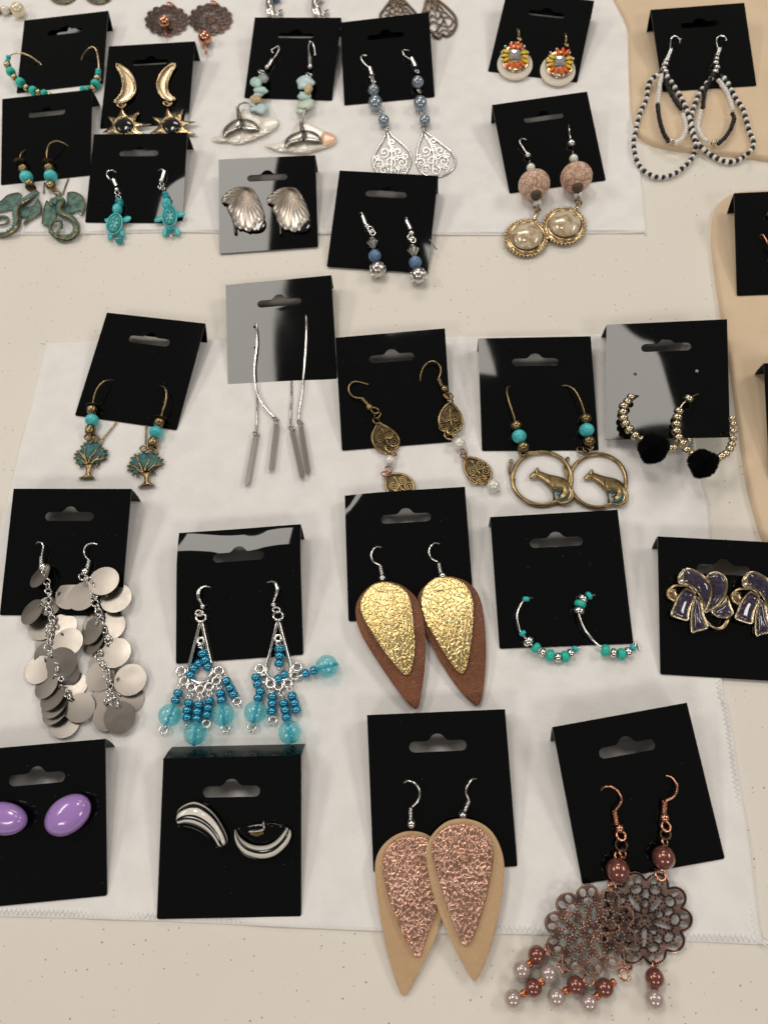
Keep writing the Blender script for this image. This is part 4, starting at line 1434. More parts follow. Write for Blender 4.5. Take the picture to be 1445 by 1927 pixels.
# ------------------------------------------------------------------ carved bead and cream marble earrings (card J)
def carved(lab, hook, ball, p1, cb, hole, p2, rg, bail, rim, cab):
    e = Ear('drop_earring', lab, 'carved bead and marble cabochon earrings', 'J', z3, rim)
    hook_set(e, hook, 'silver', ball=ball, lmid=2.0)
    d = (p2[0] - p1[0], p2[1] - p1[1])
    e.rod('pin', p1[0] - d[0] * 0.2, p1[1] - d[1] * 0.2, p2[0] + d[0] * 0.15, p2[1] + d[1] * 0.15, 3.5, 'nickel', 3.2)
    e.bead('white_pearl', p1[0], p1[1], 20, 'white_pearl', d, l=3.2)
    b = e.bead('carved_bead', cb[0], cb[1], 72, 'carved_bead', d, 'ball', None, 0.86, n=28)
    R = 72 * e.k(*cb)
    ax = (e.w(cb[0] + d[0], cb[1] + d[1], R) - e.w(cb[0], cb[1], R)).normalized()
    ctr = e.w(cb[0], cb[1], R)
    obj('bead_collar', lathe_geo(ctr + ax * R * 0.80, ax, [(R * 0.50, -R * 0.1), (R * 0.44, 0.0), (R * 0.36, 0.04 * R), (R * 0.1, 0.0)], 20), 'carved_bead', e.root)
    obj('bead_core', lathe_geo(ctr + ax * R * 0.84, ax, [(R * 0.36, -0.05), (R * 0.34, 0.05 * R), (R * 0.30, 0.22 * R), (R * 0.05, 0.24 * R)], 16), 'dark_wood', e.root)
    e.bead('white_pearl', p2[0], p2[1], 20, 'white_pearl', d, l=2.6)
    e.ring('jump_ring', rg[0], rg[1], 16, 'bronze_bright', 0.5, 1.8, (0.3, 0.2))
    e.tube('bail', bail, 0.9, 'gold', 2.0)
    e.datum(ellipse(rim[0], rim[1], 96, 82, 30))
    base = e.plate('setting', ellipse(rim[0], rim[1], 96, 82, 30), 'gold', 1.2, 0.3, 0.6, 16, 18, sub=1, rim=5)
    rope = []
    for i in range(34):
        a = 2 * math.pi * i / 34
        x, y = rim[0] + 97 * math.cos(a), rim[1] + 84 * math.sin(a)
        p = e.w(x, y, 1.4)
        t = e.w(x - 9 * math.sin(a + 0.5), y + 9 * math.cos(a + 0.5), 1.7)
        rope.append(tube_geo([p * 1.5 - t * 0.5, p, t], [0.5, 1.0, 0.5], 7, False, 2))
    obj('rope_rim', merge_geo(*rope), 'gold', base, kind='stuff')
    e.tube('inner_rim', ellipse(cab[0] + 2, cab[1] + 4, 82, 70, 30), 0.7, 'gold', 2.4, closed=True, sub=1)
    e.plate('cabochon', ellipse(cab[0], cab[1], 76, 64, 28), 'cream_marble', 1.0, 1.8, 3.6, 72, 10, sub=1, rim=5)
    e.datum(None)


carved('carved bead earring with cream cabochon, hanging lower over the cloth edge', [(320, 650), (300, 645), (290, 660), (305, 685), (322, 710)], (328, 722, 14), (342, 780), (357, 858), (365, 910), (374, 944), (369, 972), [(372, 985, 2), (364, 1000, 2.2), (356, 1022, 1.5)], (320, 1107), (322, 1098))
carved('carved bead earring with brown veined cabochon resting against its mate', [(517, 582), (520, 600), (522, 625), (526, 645)], (530, 666, 17), (541, 738), (553, 824), (553, 868), (562, 906), (562, 940), [(565, 955, 2), (552, 968, 2.2), (540, 982, 1.5)], (496, 1051), (500, 1040))

# ------------------------------------------------------------------ black and white seed bead loops (card K)
def seed_loops(lab, hook, cyl, sil, outer, inner_segs, sil2):
    e = Ear('loop_earring', lab, 'black and white seed bead loop earrings', 'K', z3, outer[len(outer) // 2])
    hook_set(e, hook, 'silver', cyl=cyl, lmid=2.0)
    for s_ in sil:
        e.bead('silver_bead', s_[0], s_[1], s_[2], 'silver', (1, -5), 'donut', 2.0, 0.8)
    P = along(outer, 15.6)
    n = len(P)
    for i, p in enumerate(P):
        q, w_ = P[(i + 1) % n], P[i - 1]
        blk = i % 2 == 0
        e.bead('black_seed_bead' if blk else 'white_seed_bead', p[0] + random.uniform(-1, 1), p[1] + random.uniform(-1, 1), random.uniform(10.5, 12), 'seed_black' if blk else 'seed_white', (q[0] - w_[0], q[1] - w_[1]), 'donut', 1.8, 0.95, n=12)
    for seg, mat in inner_segs:
        Q = along(seg, 12.5)
        gs = []
        for i, p in enumerate(Q):
            q, w_ = Q[min(len(Q) - 1, i + 1)], Q[max(0, i - 1)]
            c = e.w(p[0] + random.uniform(-1, 1), p[1], 2.6)
            ax = e.w(p[0] + (q[0] - w_[0]), p[1] + (q[1] - w_[1]), 2.6) - c
            R = random.uniform(9.6, 11.2) * e.k(*p)
            gs.append(lathe_geo(c, ax, [(r * R, h * R * 0.85) for r, h in bead_profile('donut')], 12))
        obj('seed_bead_strand', merge_geo(*gs), mat, e.root, kind='stuff')
    e.bead('silver_bead', sil2[0], sil2[1], 15, 'pale_gold', (6, 3), 'donut', 2.6, 0.9)


seed_loops('long black and white seed bead loop with white over black inner strand', [(1034, 202), (1032, 184), (1012, 168), (994, 180), (990, 206), (988, 235)], (992, 232, 974, 278, 10), [(972, 282, 13), (966, 300, 15), (960, 320, 14), (968, 335, 14)],
           [(940, 345), (905, 366), (886, 405), (878, 460), (852, 520), (832, 590), (820, 655), (824, 712), (845, 768), (885, 806), (935, 824), (990, 815), (1042, 785), (1086, 740), (1106, 690), (1100, 635), (1082, 560), (1060, 498), (1030, 440), (996, 385), (968, 348)],
           [([(948, 352), (940, 400), (932, 478)], 'seed_white'), ([(931, 490), (938, 545), (955, 610), (982, 660)], 'seed_black'), ([(1015, 664), (1048, 640), (1062, 590), (1046, 525)], 'seed_white'), ([(1038, 505), (1005, 455), (975, 395), (968, 365)], 'seed_black')], (996, 657))
seed_loops('black and white seed bead loop with black over white inner strand', [(1250, 188), (1243, 172), (1218, 168), (1204, 185), (1208, 215), (1215, 235)], (1218, 228, 1206, 264, 10), [(1204, 275, 12), (1200, 295, 14), (1206, 315, 14), (1198, 335, 15)],
           [(1188, 352), (1150, 398), (1120, 442), (1095, 510), (1082, 560), (1090, 618), (1120, 668), (1172, 716), (1232, 748), (1280, 752), (1330, 730), (1368, 692), (1376, 658), (1352, 598), (1332, 522), (1302, 470), (1272, 420), (1246, 372), (1215, 350)],
           [([(1182, 355), (1150, 425), (1140, 500)], 'seed_black'), ([(1130, 520), (1118, 588), (1135, 635), (1165, 660)], 'seed_white'), ([(1214, 668), (1255, 625), (1284, 560), (1278, 528)], 'seed_black'), ([(1280, 508), (1252, 430), (1210, 368)], 'seed_white')], (1190, 662))

# ------------------------------------------------------------------ copper hook earring at the photo's edge (card L)
e = Ear('drop_earring', 'copper hook earring with a small gold bead on the tapering beige pad', None, 'L', z3, (1470, 1190))
e.tube('ear_hook', [(1408, 1105, -0.2), (1408, 1095, 1), (1420, 1092, 2), (1432, 1110, 2.4), (1450, 1145, 2.4), (1475, 1175, 2)], 0.4, 'copper')
e.bead('copper_bead', 1480, 1190, 20, 'copper')
e.bead('gold_bead', 1452, 996, 14, 'gold')
e.plate('copper_drop', ellipse(1490, 1250, 40, 55), 'copper', 0.8, 0.4, 0.5, sub=1)

# ------------------------------------------------------------------ bronze tree earrings (card N)
t4 = Zoom(280 / 1445, 120, 680)     # finer measurements of the trees


def tree_ear(lab, wire, tail, stop, cap, b1, tq, b2, rg, crown, trunk, branches, curls):
    e = Ear('drop_earring', lab, 'bronze tree earrings', 'N', t4, trunk[-1])
    e.tube('kidney_wire', wire, [0.3, 0.42, 0.45, 0.45, 0.45][:len(wire)] + [0.45] * max(0, len(wire) - 5), 'bronze_bright')
    e.tube('wire_end', tail, 0.38, 'bronze_bright')
    if stop:
        e.bead('wire_stop', stop[0], stop[1], 12, 'bronze', l=1.0)
    d = (b2[0] - b1[0], b2[1] - b1[1])
    e.bead('flower_cap', cap[0], cap[1], 66, 'dark_bronze', (-d[0], -d[1]), 'cap', 2.6, 0.7, n=12)
    e.bead('barrel_bead', b1[0], b1[1], 52, 'bronze', d, 'barrel', None, 0.95, n=16)
    e.bead('turquoise_bead', tq[0], tq[1], 66, 'turquoise', d, 'ball', None, 0.93, n=24)
    e.bead('barrel_bead', b2[0], b2[1], 52, 'bronze', d, 'barrel', None, 0.95, n=16)
    for r_ in rg:
        e.ring('jump_ring', r_[0], r_[1], r_[2], 'bronze_bright', 0.45, 1.7, (r_[3], 0.3))
    cx0, cy0 = sum(p[0] for p in crown) / len(crown), sum(p[1] for p in crown) / len(crown)
    lobed = []
    for i, p in enumerate(crown):
        q = crown[(i + 1) % len(crown)]
        lobed += [p, ((p[0] + q[0]) / 2 * 0.86 + cx0 * 0.14, (p[1] + q[1]) / 2 * 0.86 + cy0 * 0.14)]
    crown = lobed
    e.datum(crown)
    cr = e.plate('crown', crown, 'verdigris', 1.1, 0.4, 0.5, 25, 22, rim=7)
    obj_rim = e.tube('crown_edge', crown, 0.32, 'bronze', 0.7, closed=True, n=6, parent=cr)
    e.plate('trunk', trunk, 'bronze', 1.0, 0.5, 1.1, 22, 10, rim=5)
    for br in branches:
        e.tube('branch', [(p[0], p[1], 2.05) for p in br], [0.75 - 0.5 * i / (len(br) - 1) for i in range(len(br))], 'bronze', n=7, parent=cr)
    for (x, y) in curls:
        e.tube('root_curl', spiral(x, y, 18, 1.2, 0.5), 0.35, 'bronze_bright', 1.2, n=5, sub=2, parent=cr)
    e.datum(None)


CROWN1 = [(200, 790), (240, 768), (290, 772), (330, 785), (368, 806), (390, 845), (425, 862), (434, 900), (415, 925), (425, 945), (398, 965), (360, 972), (350, 1000), (318, 1010), (300, 985), (262, 992), (225, 998), (200, 985), (185, 1020), (150, 1012), (120, 985), (128, 960), (102, 942), (108, 900), (130, 870), (160, 862), (170, 822)]
CROWN2 = [(735, 890), (780, 878), (830, 885), (870, 882), (915, 890), (935, 925), (965, 945), (975, 990), (955, 1015), (920, 1030), (900, 1045), (885, 1080), (855, 1072), (840, 1050), (800, 1060), (760, 1065), (735, 1085), (700, 1110), (665, 1100), (655, 1072), (620, 1060), (618, 1015), (640, 978), (655, 935), (690, 900)]
tree_ear('bronze tree of life earring with verdigris crown and its wire sprung open',
         [(488, 188, -0.2), (440, 184, 2), (380, 205, 4), (330, 265, 4.6), (300, 340, 4.4), (288, 405, 3.6), (275, 520, 3.2), (262, 680, 2.6), (258, 730, 1.5)], [(516, 588, 0.8), (450, 672, 0.9), (390, 745, 1.0), (365, 795, 1.0)], (380, 760),
         (285, 425), (280, 468), (277, 572), (262, 668), [(240, 735, 32, 0.2), (320, 745, 28, 0.8), (265, 780, 24, -0.6)],
         CROWN1, [(205, 1005), (225, 985), (262, 985), (290, 1000), (272, 1040), (262, 1075), (272, 1105), (302, 1125), (295, 1138), (240, 1128), (195, 1138), (152, 1135), (160, 1122), (200, 1110), (215, 1080), (218, 1040)],
         [[(235, 1000), (215, 950), (205, 905), (215, 850), (205, 825)], [(225, 1000), (180, 960), (140, 945), (115, 950)], [(250, 995), (255, 945), (290, 905), (315, 870), (325, 840)], [(270, 995), (310, 960), (355, 915), (375, 870), (395, 860)], [(215, 960), (180, 900), (145, 880)], [(310, 960), (360, 950), (410, 935)]], [(322, 1008), (165, 1015)])
tree_ear('bronze tree of life earring with verdigris crown hanging lower on a straight wire',
         [(925, 245, -0.2), (958, 242, 2), (990, 270, 4), (1000, 320, 4.6), (988, 410, 4.4), (965, 480, 4.0), (950, 540, 3.4), (905, 690, 2.8), (870, 790, 2.4), (860, 835, 1.5)], [(800, 628, 0.8), (798, 720, 0.9), (796, 812, 1.0)], None,
         (945, 545), (932, 590), (898, 690), (870, 785), [(785, 845, 38, 0.1), (850, 845, 30, 0.8), (885, 868, 26, -0.5)],
         CROWN2, [(758, 1090), (780, 1070), (820, 1070), (848, 1050), (860, 1062), (838, 1095), (828, 1140), (838, 1172), (885, 1195), (880, 1210), (820, 1210), (775, 1222), (725, 1224), (732, 1210), (768, 1190), (785, 1160), (780, 1120)],
         [[(775, 1085), (755, 1030), (735, 980), (715, 930), (700, 910)], [(770, 1080), (720, 1050), (670, 1050), (635, 1062)], [(790, 1065), (805, 1010), (835, 955), (832, 905)], [(825, 1065), (860, 1030), (895, 985), (905, 940), (925, 930)], [(735, 1040), (690, 1020), (650, 1000)], [(870, 1020), (915, 1010), (960, 1000)]], [(715, 1105), (878, 1078)])

# ------------------------------------------------------------------ chain and bar earrings (card O)
def bars(lab, chainf, r1, bar1, chainb, r2, bar2):
    e = Ear('threader_earring', lab, 'chain and steel bar earrings', 'O', z4, bar1[1])
    e.tube('snake_chain', chainf, 0.5, 'silver', n=6, flat=0.7)
    e.tube('snake_chain', chainb, 0.42, 'nickel', n=6)
    for rg, br in ((r1, bar1), (r2, bar2)):
        e.ring('jump_ring', rg[0], rg[1], 13, 'nickel', 0.4, 1.3, (0.5, 0.3))
        (xa, ya), (xb, yb) = br
        d = Vector((xb - xa, yb - ya)).normalized()
        nx, ny = -d.y * 11, d.x * 11
        e.plate('bar', [(xa + nx, ya + ny), (xa - nx, ya - ny), (xb - nx, yb - ny), (xb + nx, yb + ny)], 'bar_steel', 1.6, 0.2, 0.0, 4, 0, sub=1, sharp=25, lfun=lambda x, y, xa=xa, ya=ya, d=d: 0.4 + 0.02 * ((x - xa) * -d.y + (y - ya) * d.x))


bars('steel chain threader earring with two bars spread wide apart', [(987, 278, -0.2), (990, 330, 1.2), (988, 400, 1.4), (978, 490, 1.4), (984, 585, 1.6), (1005, 650, 1.6), (1042, 702, 1.2), (1076, 738, 1.0)], (1080, 747), ((1085, 768), (1058, 993)),
     [(988, 600, 0.4), (991, 680, 0.6), (991, 740, 0.8), (987, 800, 0.9)], (985, 818), ((982, 832), (940, 1062)))
bars('steel chain threader earring with two bars lying close together', [(1228, 240, -0.2), (1230, 300, 1.2), (1226, 400, 1.4), (1218, 510, 1.4), (1211, 600, 1.6), (1197, 690, 1.2), (1193, 742, 1.0)], (1198, 762), ((1203, 780), (1239, 1005)),
     [(1158, 560, 0.4), (1157, 640, 0.6), (1153, 720, 0.8), (1153, 778, 0.9)], (1158, 792), ((1162, 808), (1210, 1030)))

# ------------------------------------------------------------------ bronze scroll teardrops with pearls (card P)
def scroll_drop(e, outline, ang, c):
    ca, sa = math.cos(ang), math.sin(ang)

    def rp(a, b):
        return (c[0] + a * ca - b * sa, c[1] + a * sa + b * ca)
    sp = []
    for (a, b, R, st, sg) in ((-30, -26, 27, 0, 1), (30, -28, 27, math.pi, -1), (-44, 26, 31, 0, 1), (44, 22, 31, math.pi, -1), (-4, 58, 28, 2, 1)):
        p = rp(a * 1.12, b * 1.15 + 4)
        sp.append((p[0], p[1], R * 1.22, 2.2, st + ang, sg))
    fr = filigree_drop(e, 'scroll_teardrop', outline, 'bronze_bright', 0.9, 0.6, None, 0.34, sp, [rp(0, -80), rp(0, -40), rp(2, 30)], 'dark_bronze', 0.5)
    gs = []
    for (a, b, R) in ((-52, -12, 5), (52, -12, 5), (-62, 40, 5), (62, 38, 5), (-24, 68, 5), (24, 68, 5), (0, -62, 5), (0, 24, 6)):
        p = rp(a, b)
        q = e.w(p[0], p[1], 0.9)
        gs.append(lathe_geo(q, (0, 0, 1), [(R * e.k(*p) * r, h * 0.5) for r, h in bead_profile('ball')], 8))
    obj('grain_dots', merge_geo(*gs), 'bronze', fr, kind='stuff')


def teardrop_P(lab, hook, coil, ball, rings, drops, pearls, crings, endtwist):
    e = Ear('drop_earring', lab, 'bronze scroll teardrop earrings', 'P', z5, drops[0][2])
    hook_set(e, hook, 'bronze_bright', coil=coil, ball=ball, lmid=2.4)
    for r_ in rings:
        e.ring('jump_ring', r_[0], r_[1], r_[2], 'bronze', 0.42, 1.4, (r_[3], 0.2))
    for (o_, a, c) in drops:
        scroll_drop(e, o_, a, c)
    for r_ in crings:
        e.ring('copper_ring' if r_[4] == 'copper' else 'gold_ring', r_[0], r_[1], r_[2], r_[4], 0.36, 2.0, (r_[3], 0.3))
    for p in pearls:
        e.bead('white_pearl', p[0], p[1], p[2], 'white_pearl', n=24)
    if endtwist:
        e.tube('wire_twist', endtwist, 0.3, 'copper', 2.0)


teardrop_P('bronze scroll teardrop earring with its lower drop tucked under the gold leaf card', [(336, 590), (292, 578), (246, 571), (212, 590), (203, 625), (218, 660), (252, 680), (290, 684)], (293, 684, 336, 732, 15), (343, 745, 23), [(382, 768, 26, 0.3), (398, 800, 24, -0.5), (390, 838, 22, 0.4)],
           [([(405, 855), (440, 868), (490, 898), (528, 935), (543, 978), (532, 1020), (496, 1046), (445, 1053), (398, 1030), (368, 988), (363, 940), (380, 895)], -0.35, (455, 965)),
            ([(462, 1212), (510, 1200), (565, 1202), (612, 1226), (643, 1268), (640, 1312), (600, 1350), (545, 1362), (492, 1342), (462, 1300), (455, 1255)], -0.55, (552, 1285))],
           [(482, 1110, 38)], [(484, 1022, 34, 0.3, 'gold'), (512, 1058, 20, 0.8, 'copper'), (468, 1060, 18, 0.5, 'gold'), (472, 1170, 24, 0.6, 'copper'), (445, 1200, 20, 0.2, 'copper')], None)
teardrop_P('bronze scroll teardrop earring ending in a dangling pearl beside the cat hoops', [(688, 567), (698, 505), (728, 452), (775, 432), (815, 455), (829, 500), (815, 548)], (812, 548, 834, 602, 15), (851, 620, 23), [(868, 668, 22, 0.6), (886, 668, 24, 0.3), (893, 700, 18, 0.5)],
           [([(893, 716), (925, 742), (958, 785), (974, 830), (970, 878), (940, 912), (890, 922), (842, 898), (817, 850), (822, 800), (850, 750)], -0.05, (895, 838)),
            ([(1000, 1092), (1045, 1090), (1100, 1108), (1145, 1142), (1170, 1188), (1162, 1235), (1125, 1263), (1075, 1262), (1025, 1230), (994, 1180), (986, 1130)], -0.55, (1080, 1180))],
           [(955, 994, 44), (1186, 1280, 45)], [(905, 906, 38, 0.2, 'gold'), (882, 938, 34, 0.5, 'gold'), (985, 1048, 22, 0.8, 'copper'), (982, 1076, 20, 0.2, 'bronze')], [(1118, 1208, 2.0), (1138, 1232, 2.2), (1120, 1235, 2.2), (1145, 1250, 2.0), (1218, 1308, 2.2), (1212, 1325, 1.0)])

# ------------------------------------------------------------------ bronze cat hoops (card Q)
q4 = Zoom(320 / 1445, 880, 780)
CAT = [(520, 530), (530, 508), (552, 490), (572, 472), (582, 452), (600, 455), (608, 478), (640, 490), (690, 508), (750, 520), (805, 535), (850, 565), (878, 605), (888, 650), (886, 695), (865, 735), (825, 752), (780, 752), (750, 738), (790, 705), (770, 690), (800, 645), (770, 640), (735, 640), (735, 690), (745, 730), (722, 732), (722, 680), (700, 632), (655, 590), (615, 560), (585, 540), (548, 548), (528, 545)]


def cat_hoop(lab, wire, b1, tq, b2, links, c, rx, ry, branch, dx, dy):
    e = Ear('hoop_earring', lab, 'bronze cat hoop earrings', 'Q', q4, (c[0], c[1] + ry))
    wq = [((z6(*p[:2])[0] - q4.ox) / q4.s, (z6(*p[:2])[1] - q4.oy) / q4.s, p[2]) for p in wire]
    e.tube('kidney_wire', wq, 0.42, 'bronze_bright')
    d = (b2[0] - b1[0], b2[1] - b1[1])
    e.bead('bronze_bead', b1[0], b1[1], 50, 'bronze', d, 'ball', None, 0.85)
    e.bead('turquoise_bead', tq[0], tq[1], 62, 'turquoise', d, 'ball', None, 0.93, n=24)
    e.bead('bronze_bead', b2[0], b2[1], 50, 'bronze', d, 'ball', None, 0.9)
    for l_ in links:
        e.ring('jump_ring', l_[0], l_[1], l_[2], 'bronze', 0.45, 1.6, (l_[3], 0.2))
    e.datum(ellipse(c[0], c[1], rx, ry, 36))
    e.tube('hoop', ellipse(c[0], c[1], rx, ry, 36), 0.95, 'bronze_bright', 1.2 if dx == 0 else 0.95, closed=True, sub=1, n=10)
    br = e.tube('twig', branch, 0.5, 'bronze', 1.0)
    p = branch[-1]
    e.plate('twig_leaf', [(p[0] - 18, p[1] + 5), (p[0] - 8, p[1] - 22), (p[0] + 12, p[1] - 25), (p[0] + 20, p[1] - 5), (p[0] + 4, p[1] + 12)], 'bronze', 0.8, 0.4, 0.4, 10, 12, parent=br)
    ct = e.plate('cat', shift(CAT, dx, dy), 'bronze_bright', 1.1, 0.6 if dx == 0 else 0.35, 0.9, 42, 14, sub=2, rim=6)
    e.tube('shoulder_line', [(705 + dx, 530 + dy, 2.5), (700 + dx, 575 + dy, 2.6), (715 + dx, 625 + dy, 2.5), (730 + dx, 690 + dy, 2.3)], 0.25, 'dark_bronze', n=5, parent=ct)
    e.tube('tail', [(880 + dx, 640 + dy, 1.8), (888 + dx, 690 + dy, 1.8), (862 + dx, 738 + dy, 1.8), (815 + dx, 755 + dy, 1.8), (770 + dx, 745 + dy, 1.7)], [0.7, 0.75, 0.75, 0.7, 0.5], 'bronze_bright', parent=ct)
    e.tube('tail_gap', [(862 + dx, 660 + dy, 2.4), (840 + dx, 700 + dy, 2.3), (790 + dx, 725 + dy, 2.2), (760 + dx, 728 + dy, 2.0)], [0.5, 0.8, 0.7, 0.4], 'verdigris', n=6, parent=ct)
    e.tube('leg_gap', [(742 + dx, 645 + dy, 2.2), (770 + dx, 650 + dy, 2.2), (795 + dx, 648 + dy, 2.2)], [0.4, 0.8, 0.3], 'verdigris', n=6, parent=ct)
    e.bead('eye', 572 + dx, 494 + dy, 9, 'verdigris', l=2.4, parent=ct)
    e.datum(None)


cat_hoop('bronze hoop with sitting cat, overlapping in front of its mate', [(246, 365, -0.2), (234, 368, 1.5), (231, 395, 3.5), (246, 450, 4.2), (262, 500, 3.6), (272, 545, 2.8), (287, 595, 3), (307, 650, 2.4)], (410, 95), (435, 186), (470, 275), [(455, 325, 26, 0.6), (478, 330, 22, -0.5)], (628, 545), 252, 224, [(405, 560, 1.2), (375, 530, 1.6), (355, 500, 1.2), (350, 450, 1.0), (365, 405, 1.0)], 0, 0)
cat_hoop('bronze hoop with sitting cat, lying behind its mate next to the pompom card', [(489, 361, -0.2), (515, 362, 1.5), (548, 384, 3.5), (572, 428, 4.4), (588, 480, 4.0), (596, 515, 3.2), (602, 567, 3), (612, 620, 2.6), (622, 648, 1.8)], (998, 33), (1008, 132), (1028, 226), [(960, 305, 36, 0.3), (1000, 300, 28, 0.7), (1040, 280, 22, -0.6)], (1102, 565), 240, 226, [(838, 560, 0.9), (828, 500, 0.9), (815, 450, 0.9), (845, 385, 0.9)], 462, 14)

# ------------------------------------------------------------------ gold bead hoops with black pompoms (card R)
r4 = Zoom(345 / 1445, 1100, 580)


def pompom_hoop(lab, wire, beads, pom, R):
    e = Ear('hoop_earring', lab, 'gold bead hoops with black pompoms', 'R', r4, (pom[0], pom[1]))
    e.tube('hoop_wire', wire, 0.35, 'pale_gold')
    strand(e, beads, {'g': 'pale_gold'}, 'donut', 0.85, None, names={'g': 'gold_bead'})
    RR = R * e.k(*pom)
    c = e.w(pom[0], pom[1], 4.6)
    rnd = random.Random(int(R))
    gs = [lathe_geo(c, (0, 0, 1), [(r * RR * 0.86, h * RR * 0.8) for r, h in bead_profile('ball')], 20)]
    for i in range(4200):
        z = rnd.uniform(-1, 1)
        t = rnd.uniform(0, 6.283)
        s = math.sqrt(1 - z * z)
        d = Vector((s * math.cos(t), s * math.sin(t), z))
        lump = 1 + 0.07 * math.sin(3 * t + 1) * s + 0.05 * math.sin(5 * t) * s
        tip = c + d * RR * rnd.uniform(0.9, 1.02) * lump + Vector((rnd.gauss(0, .12), rnd.gauss(0, .12), rnd.gauss(0, .12)))
        o_ = d.orthogonal().normalized() * 0.18
        b0 = c + d * RR * 0.78
        o2_ = d.cross(o_)
        gs.append(([b0 + o_, b0 - o_ * 0.5 + o2_ * 0.8, b0 - o_ * 0.5 - o2_ * 0.8, tip], [(0, 1, 3), (1, 2, 3), (2, 0, 3)]))
    obj('pompom', merge_geo(*gs), 'pompom_black', e.root)


pompom_hoop('gold bead hoop with black pompom over the mirror bright side of its card', [(425, 693, -0.2), (390, 690, 2.0), (350, 700, 4), (310, 760, 5.5), (298, 830, 6), (312, 900, 6), (350, 960, 5), (420, 1015, 4.5), (520, 1100, 5), (640, 1105, 5), (720, 1095, 4), (790, 1060, 2), (825, 1040, 1)],
            [(362, 702, 32, 'g', 3.6), (334, 738, 34, 'g', 4.4), (305, 775, 38, 'g', 5.0), (298, 822, 38, 'g', 5.4), (302, 868, 37, 'g', 5.4), (318, 912, 37, 'g', 5.2), (350, 957, 38, 'g', 4.8), (396, 1005, 38, 'g', 4.4), (448, 1038, 35, 'g', 4.4), (676, 1102, 28, 'g', 4.6), (704, 1100, 27, 'g', 4.2), (770, 1070, 25, 'g', 2.5), (820, 1042, 22, 'g', 1.4)], (535, 1108), 122)
pompom_hoop('gold bead hoop with black pompom reaching past the card edge to the beige pad', [(892, 676, -0.2), (850, 695, 2), (800, 725, 4), (750, 785, 5.5), (728, 850, 6), (720, 920, 6), (725, 975, 6), (745, 1030, 5), (800, 1100, 4), (880, 1190, 4.5), (1000, 1200, 5), (1090, 1165, 4.5), (1140, 1110, 5), (1165, 1040, 6), (1170, 970, 7), (1168, 900, 8), (1150, 850, 8)],
            [(815, 715, 38, 'g', 3.8), (738, 812, 37, 'g', 5.5), (726, 862, 38, 'g', 5.7), (718, 916, 38, 'g', 5.7), (720, 970, 38, 'g', 5.6), (735, 1020, 38, 'g', 5), (772, 1066, 38, 'g', 4.4), (800, 1118, 37, 'g', 4), (842, 1150, 35, 'g', 4), (1060, 1180, 30, 'g', 4.5), (1080, 1165, 32, 'g', 4.6), (1110, 1148, 32, 'g', 4.8), (1140, 1110, 32, 'g', 5), (1155, 1075, 32, 'g', 5.4), (1164, 1030, 31, 'g', 6), (1168, 972, 30, 'g', 6.8), (1168, 915, 29, 'g', 7.8), (1158, 870, 28, 'g', 8)], (930, 1225), 118)

# ------------------------------------------------------------------ steel disc cascades (card S)
def disc_cascade(lab, hook, coil, ball, chain, discs, base):
    e = Ear('drop_earring', lab, 'steel disc cascade earrings', 'S', z7, base)
    hook_set(e, hook, 'silver', coil=coil, ball=ball, lmid=2.4)
    for i, (x, y, R) in enumerate(chain):
        e.ring('chain_link', x, y, R, 'silver', 0.4, 3.4 + 0.4 * (i % 2), (0.8 * (-1) ** i, 0.35 * (-1) ** (i // 2)))
    for i, (x, y, r, tx, ty, l, hx, hy) in enumerate(discs):
        R = r * e.k(x, y)
        c = e.w(x, y, l)
        nrm = Vector((tx, ty, 1)).normalized()
        ax = Vector((1, 0, 0)) - nrm * nrm.x
        ax.normalize()
        ay = nrm.cross(ax)
        # hole towards its chain link
        hp = e.w(hx, hy, l) - c
        hv = Vector((hp.dot(ax), hp.dot(ay)))
        if hv.length > 1e-6:
            hv = hv.normalized() * (R - 1.5)
        hole = [(hv.x + 0.7 * math.cos(t * math.pi / 5), hv.y + 0.7 * math.sin(t * math.pi / 5)) for t in range(10)]
        out = [(R * math.cos(2 * math.pi * t / 44), R * math.sin(2 * math.pi * t / 44)) for t in range(44)]

        def fmap(px, py, d, c=c, ax=ax, ay=ay, nrm=nrm, R=R):
            return c + ax * px + ay * py + nrm * (0.12 * (1 - (px * px + py * py) / (R * R))), nrm
        g = sheet_geo(out, [hole], 2.6, fmap, 0.3, 1, 1)
        dk = obj('disc', g, 'disc_steel', e.root, True, 40)
        hw = c + ax * hv.x + ay * hv.y
        lk = e.w(hx, hy, l + 1.0)
        mid = (hw + lk) / 2
        dd = (lk - hw)
        rr = max(1.0, min(2.0, dd.length / 2 + 0.4))
        X = dd.normalized() if dd.length > 1e-4 else Vector((1, 0, 0))
        P = [mid + X * rr * math.cos(2 * math.pi * t / 16) + (UPV * 0.75 + nrm.cross(X) * 0.5) * rr * math.sin(2 * math.pi * t / 16) for t in range(16)]
        obj('disc_ring', tube_geo(P, 0.3, 6, True, 1), 'silver', e.root)


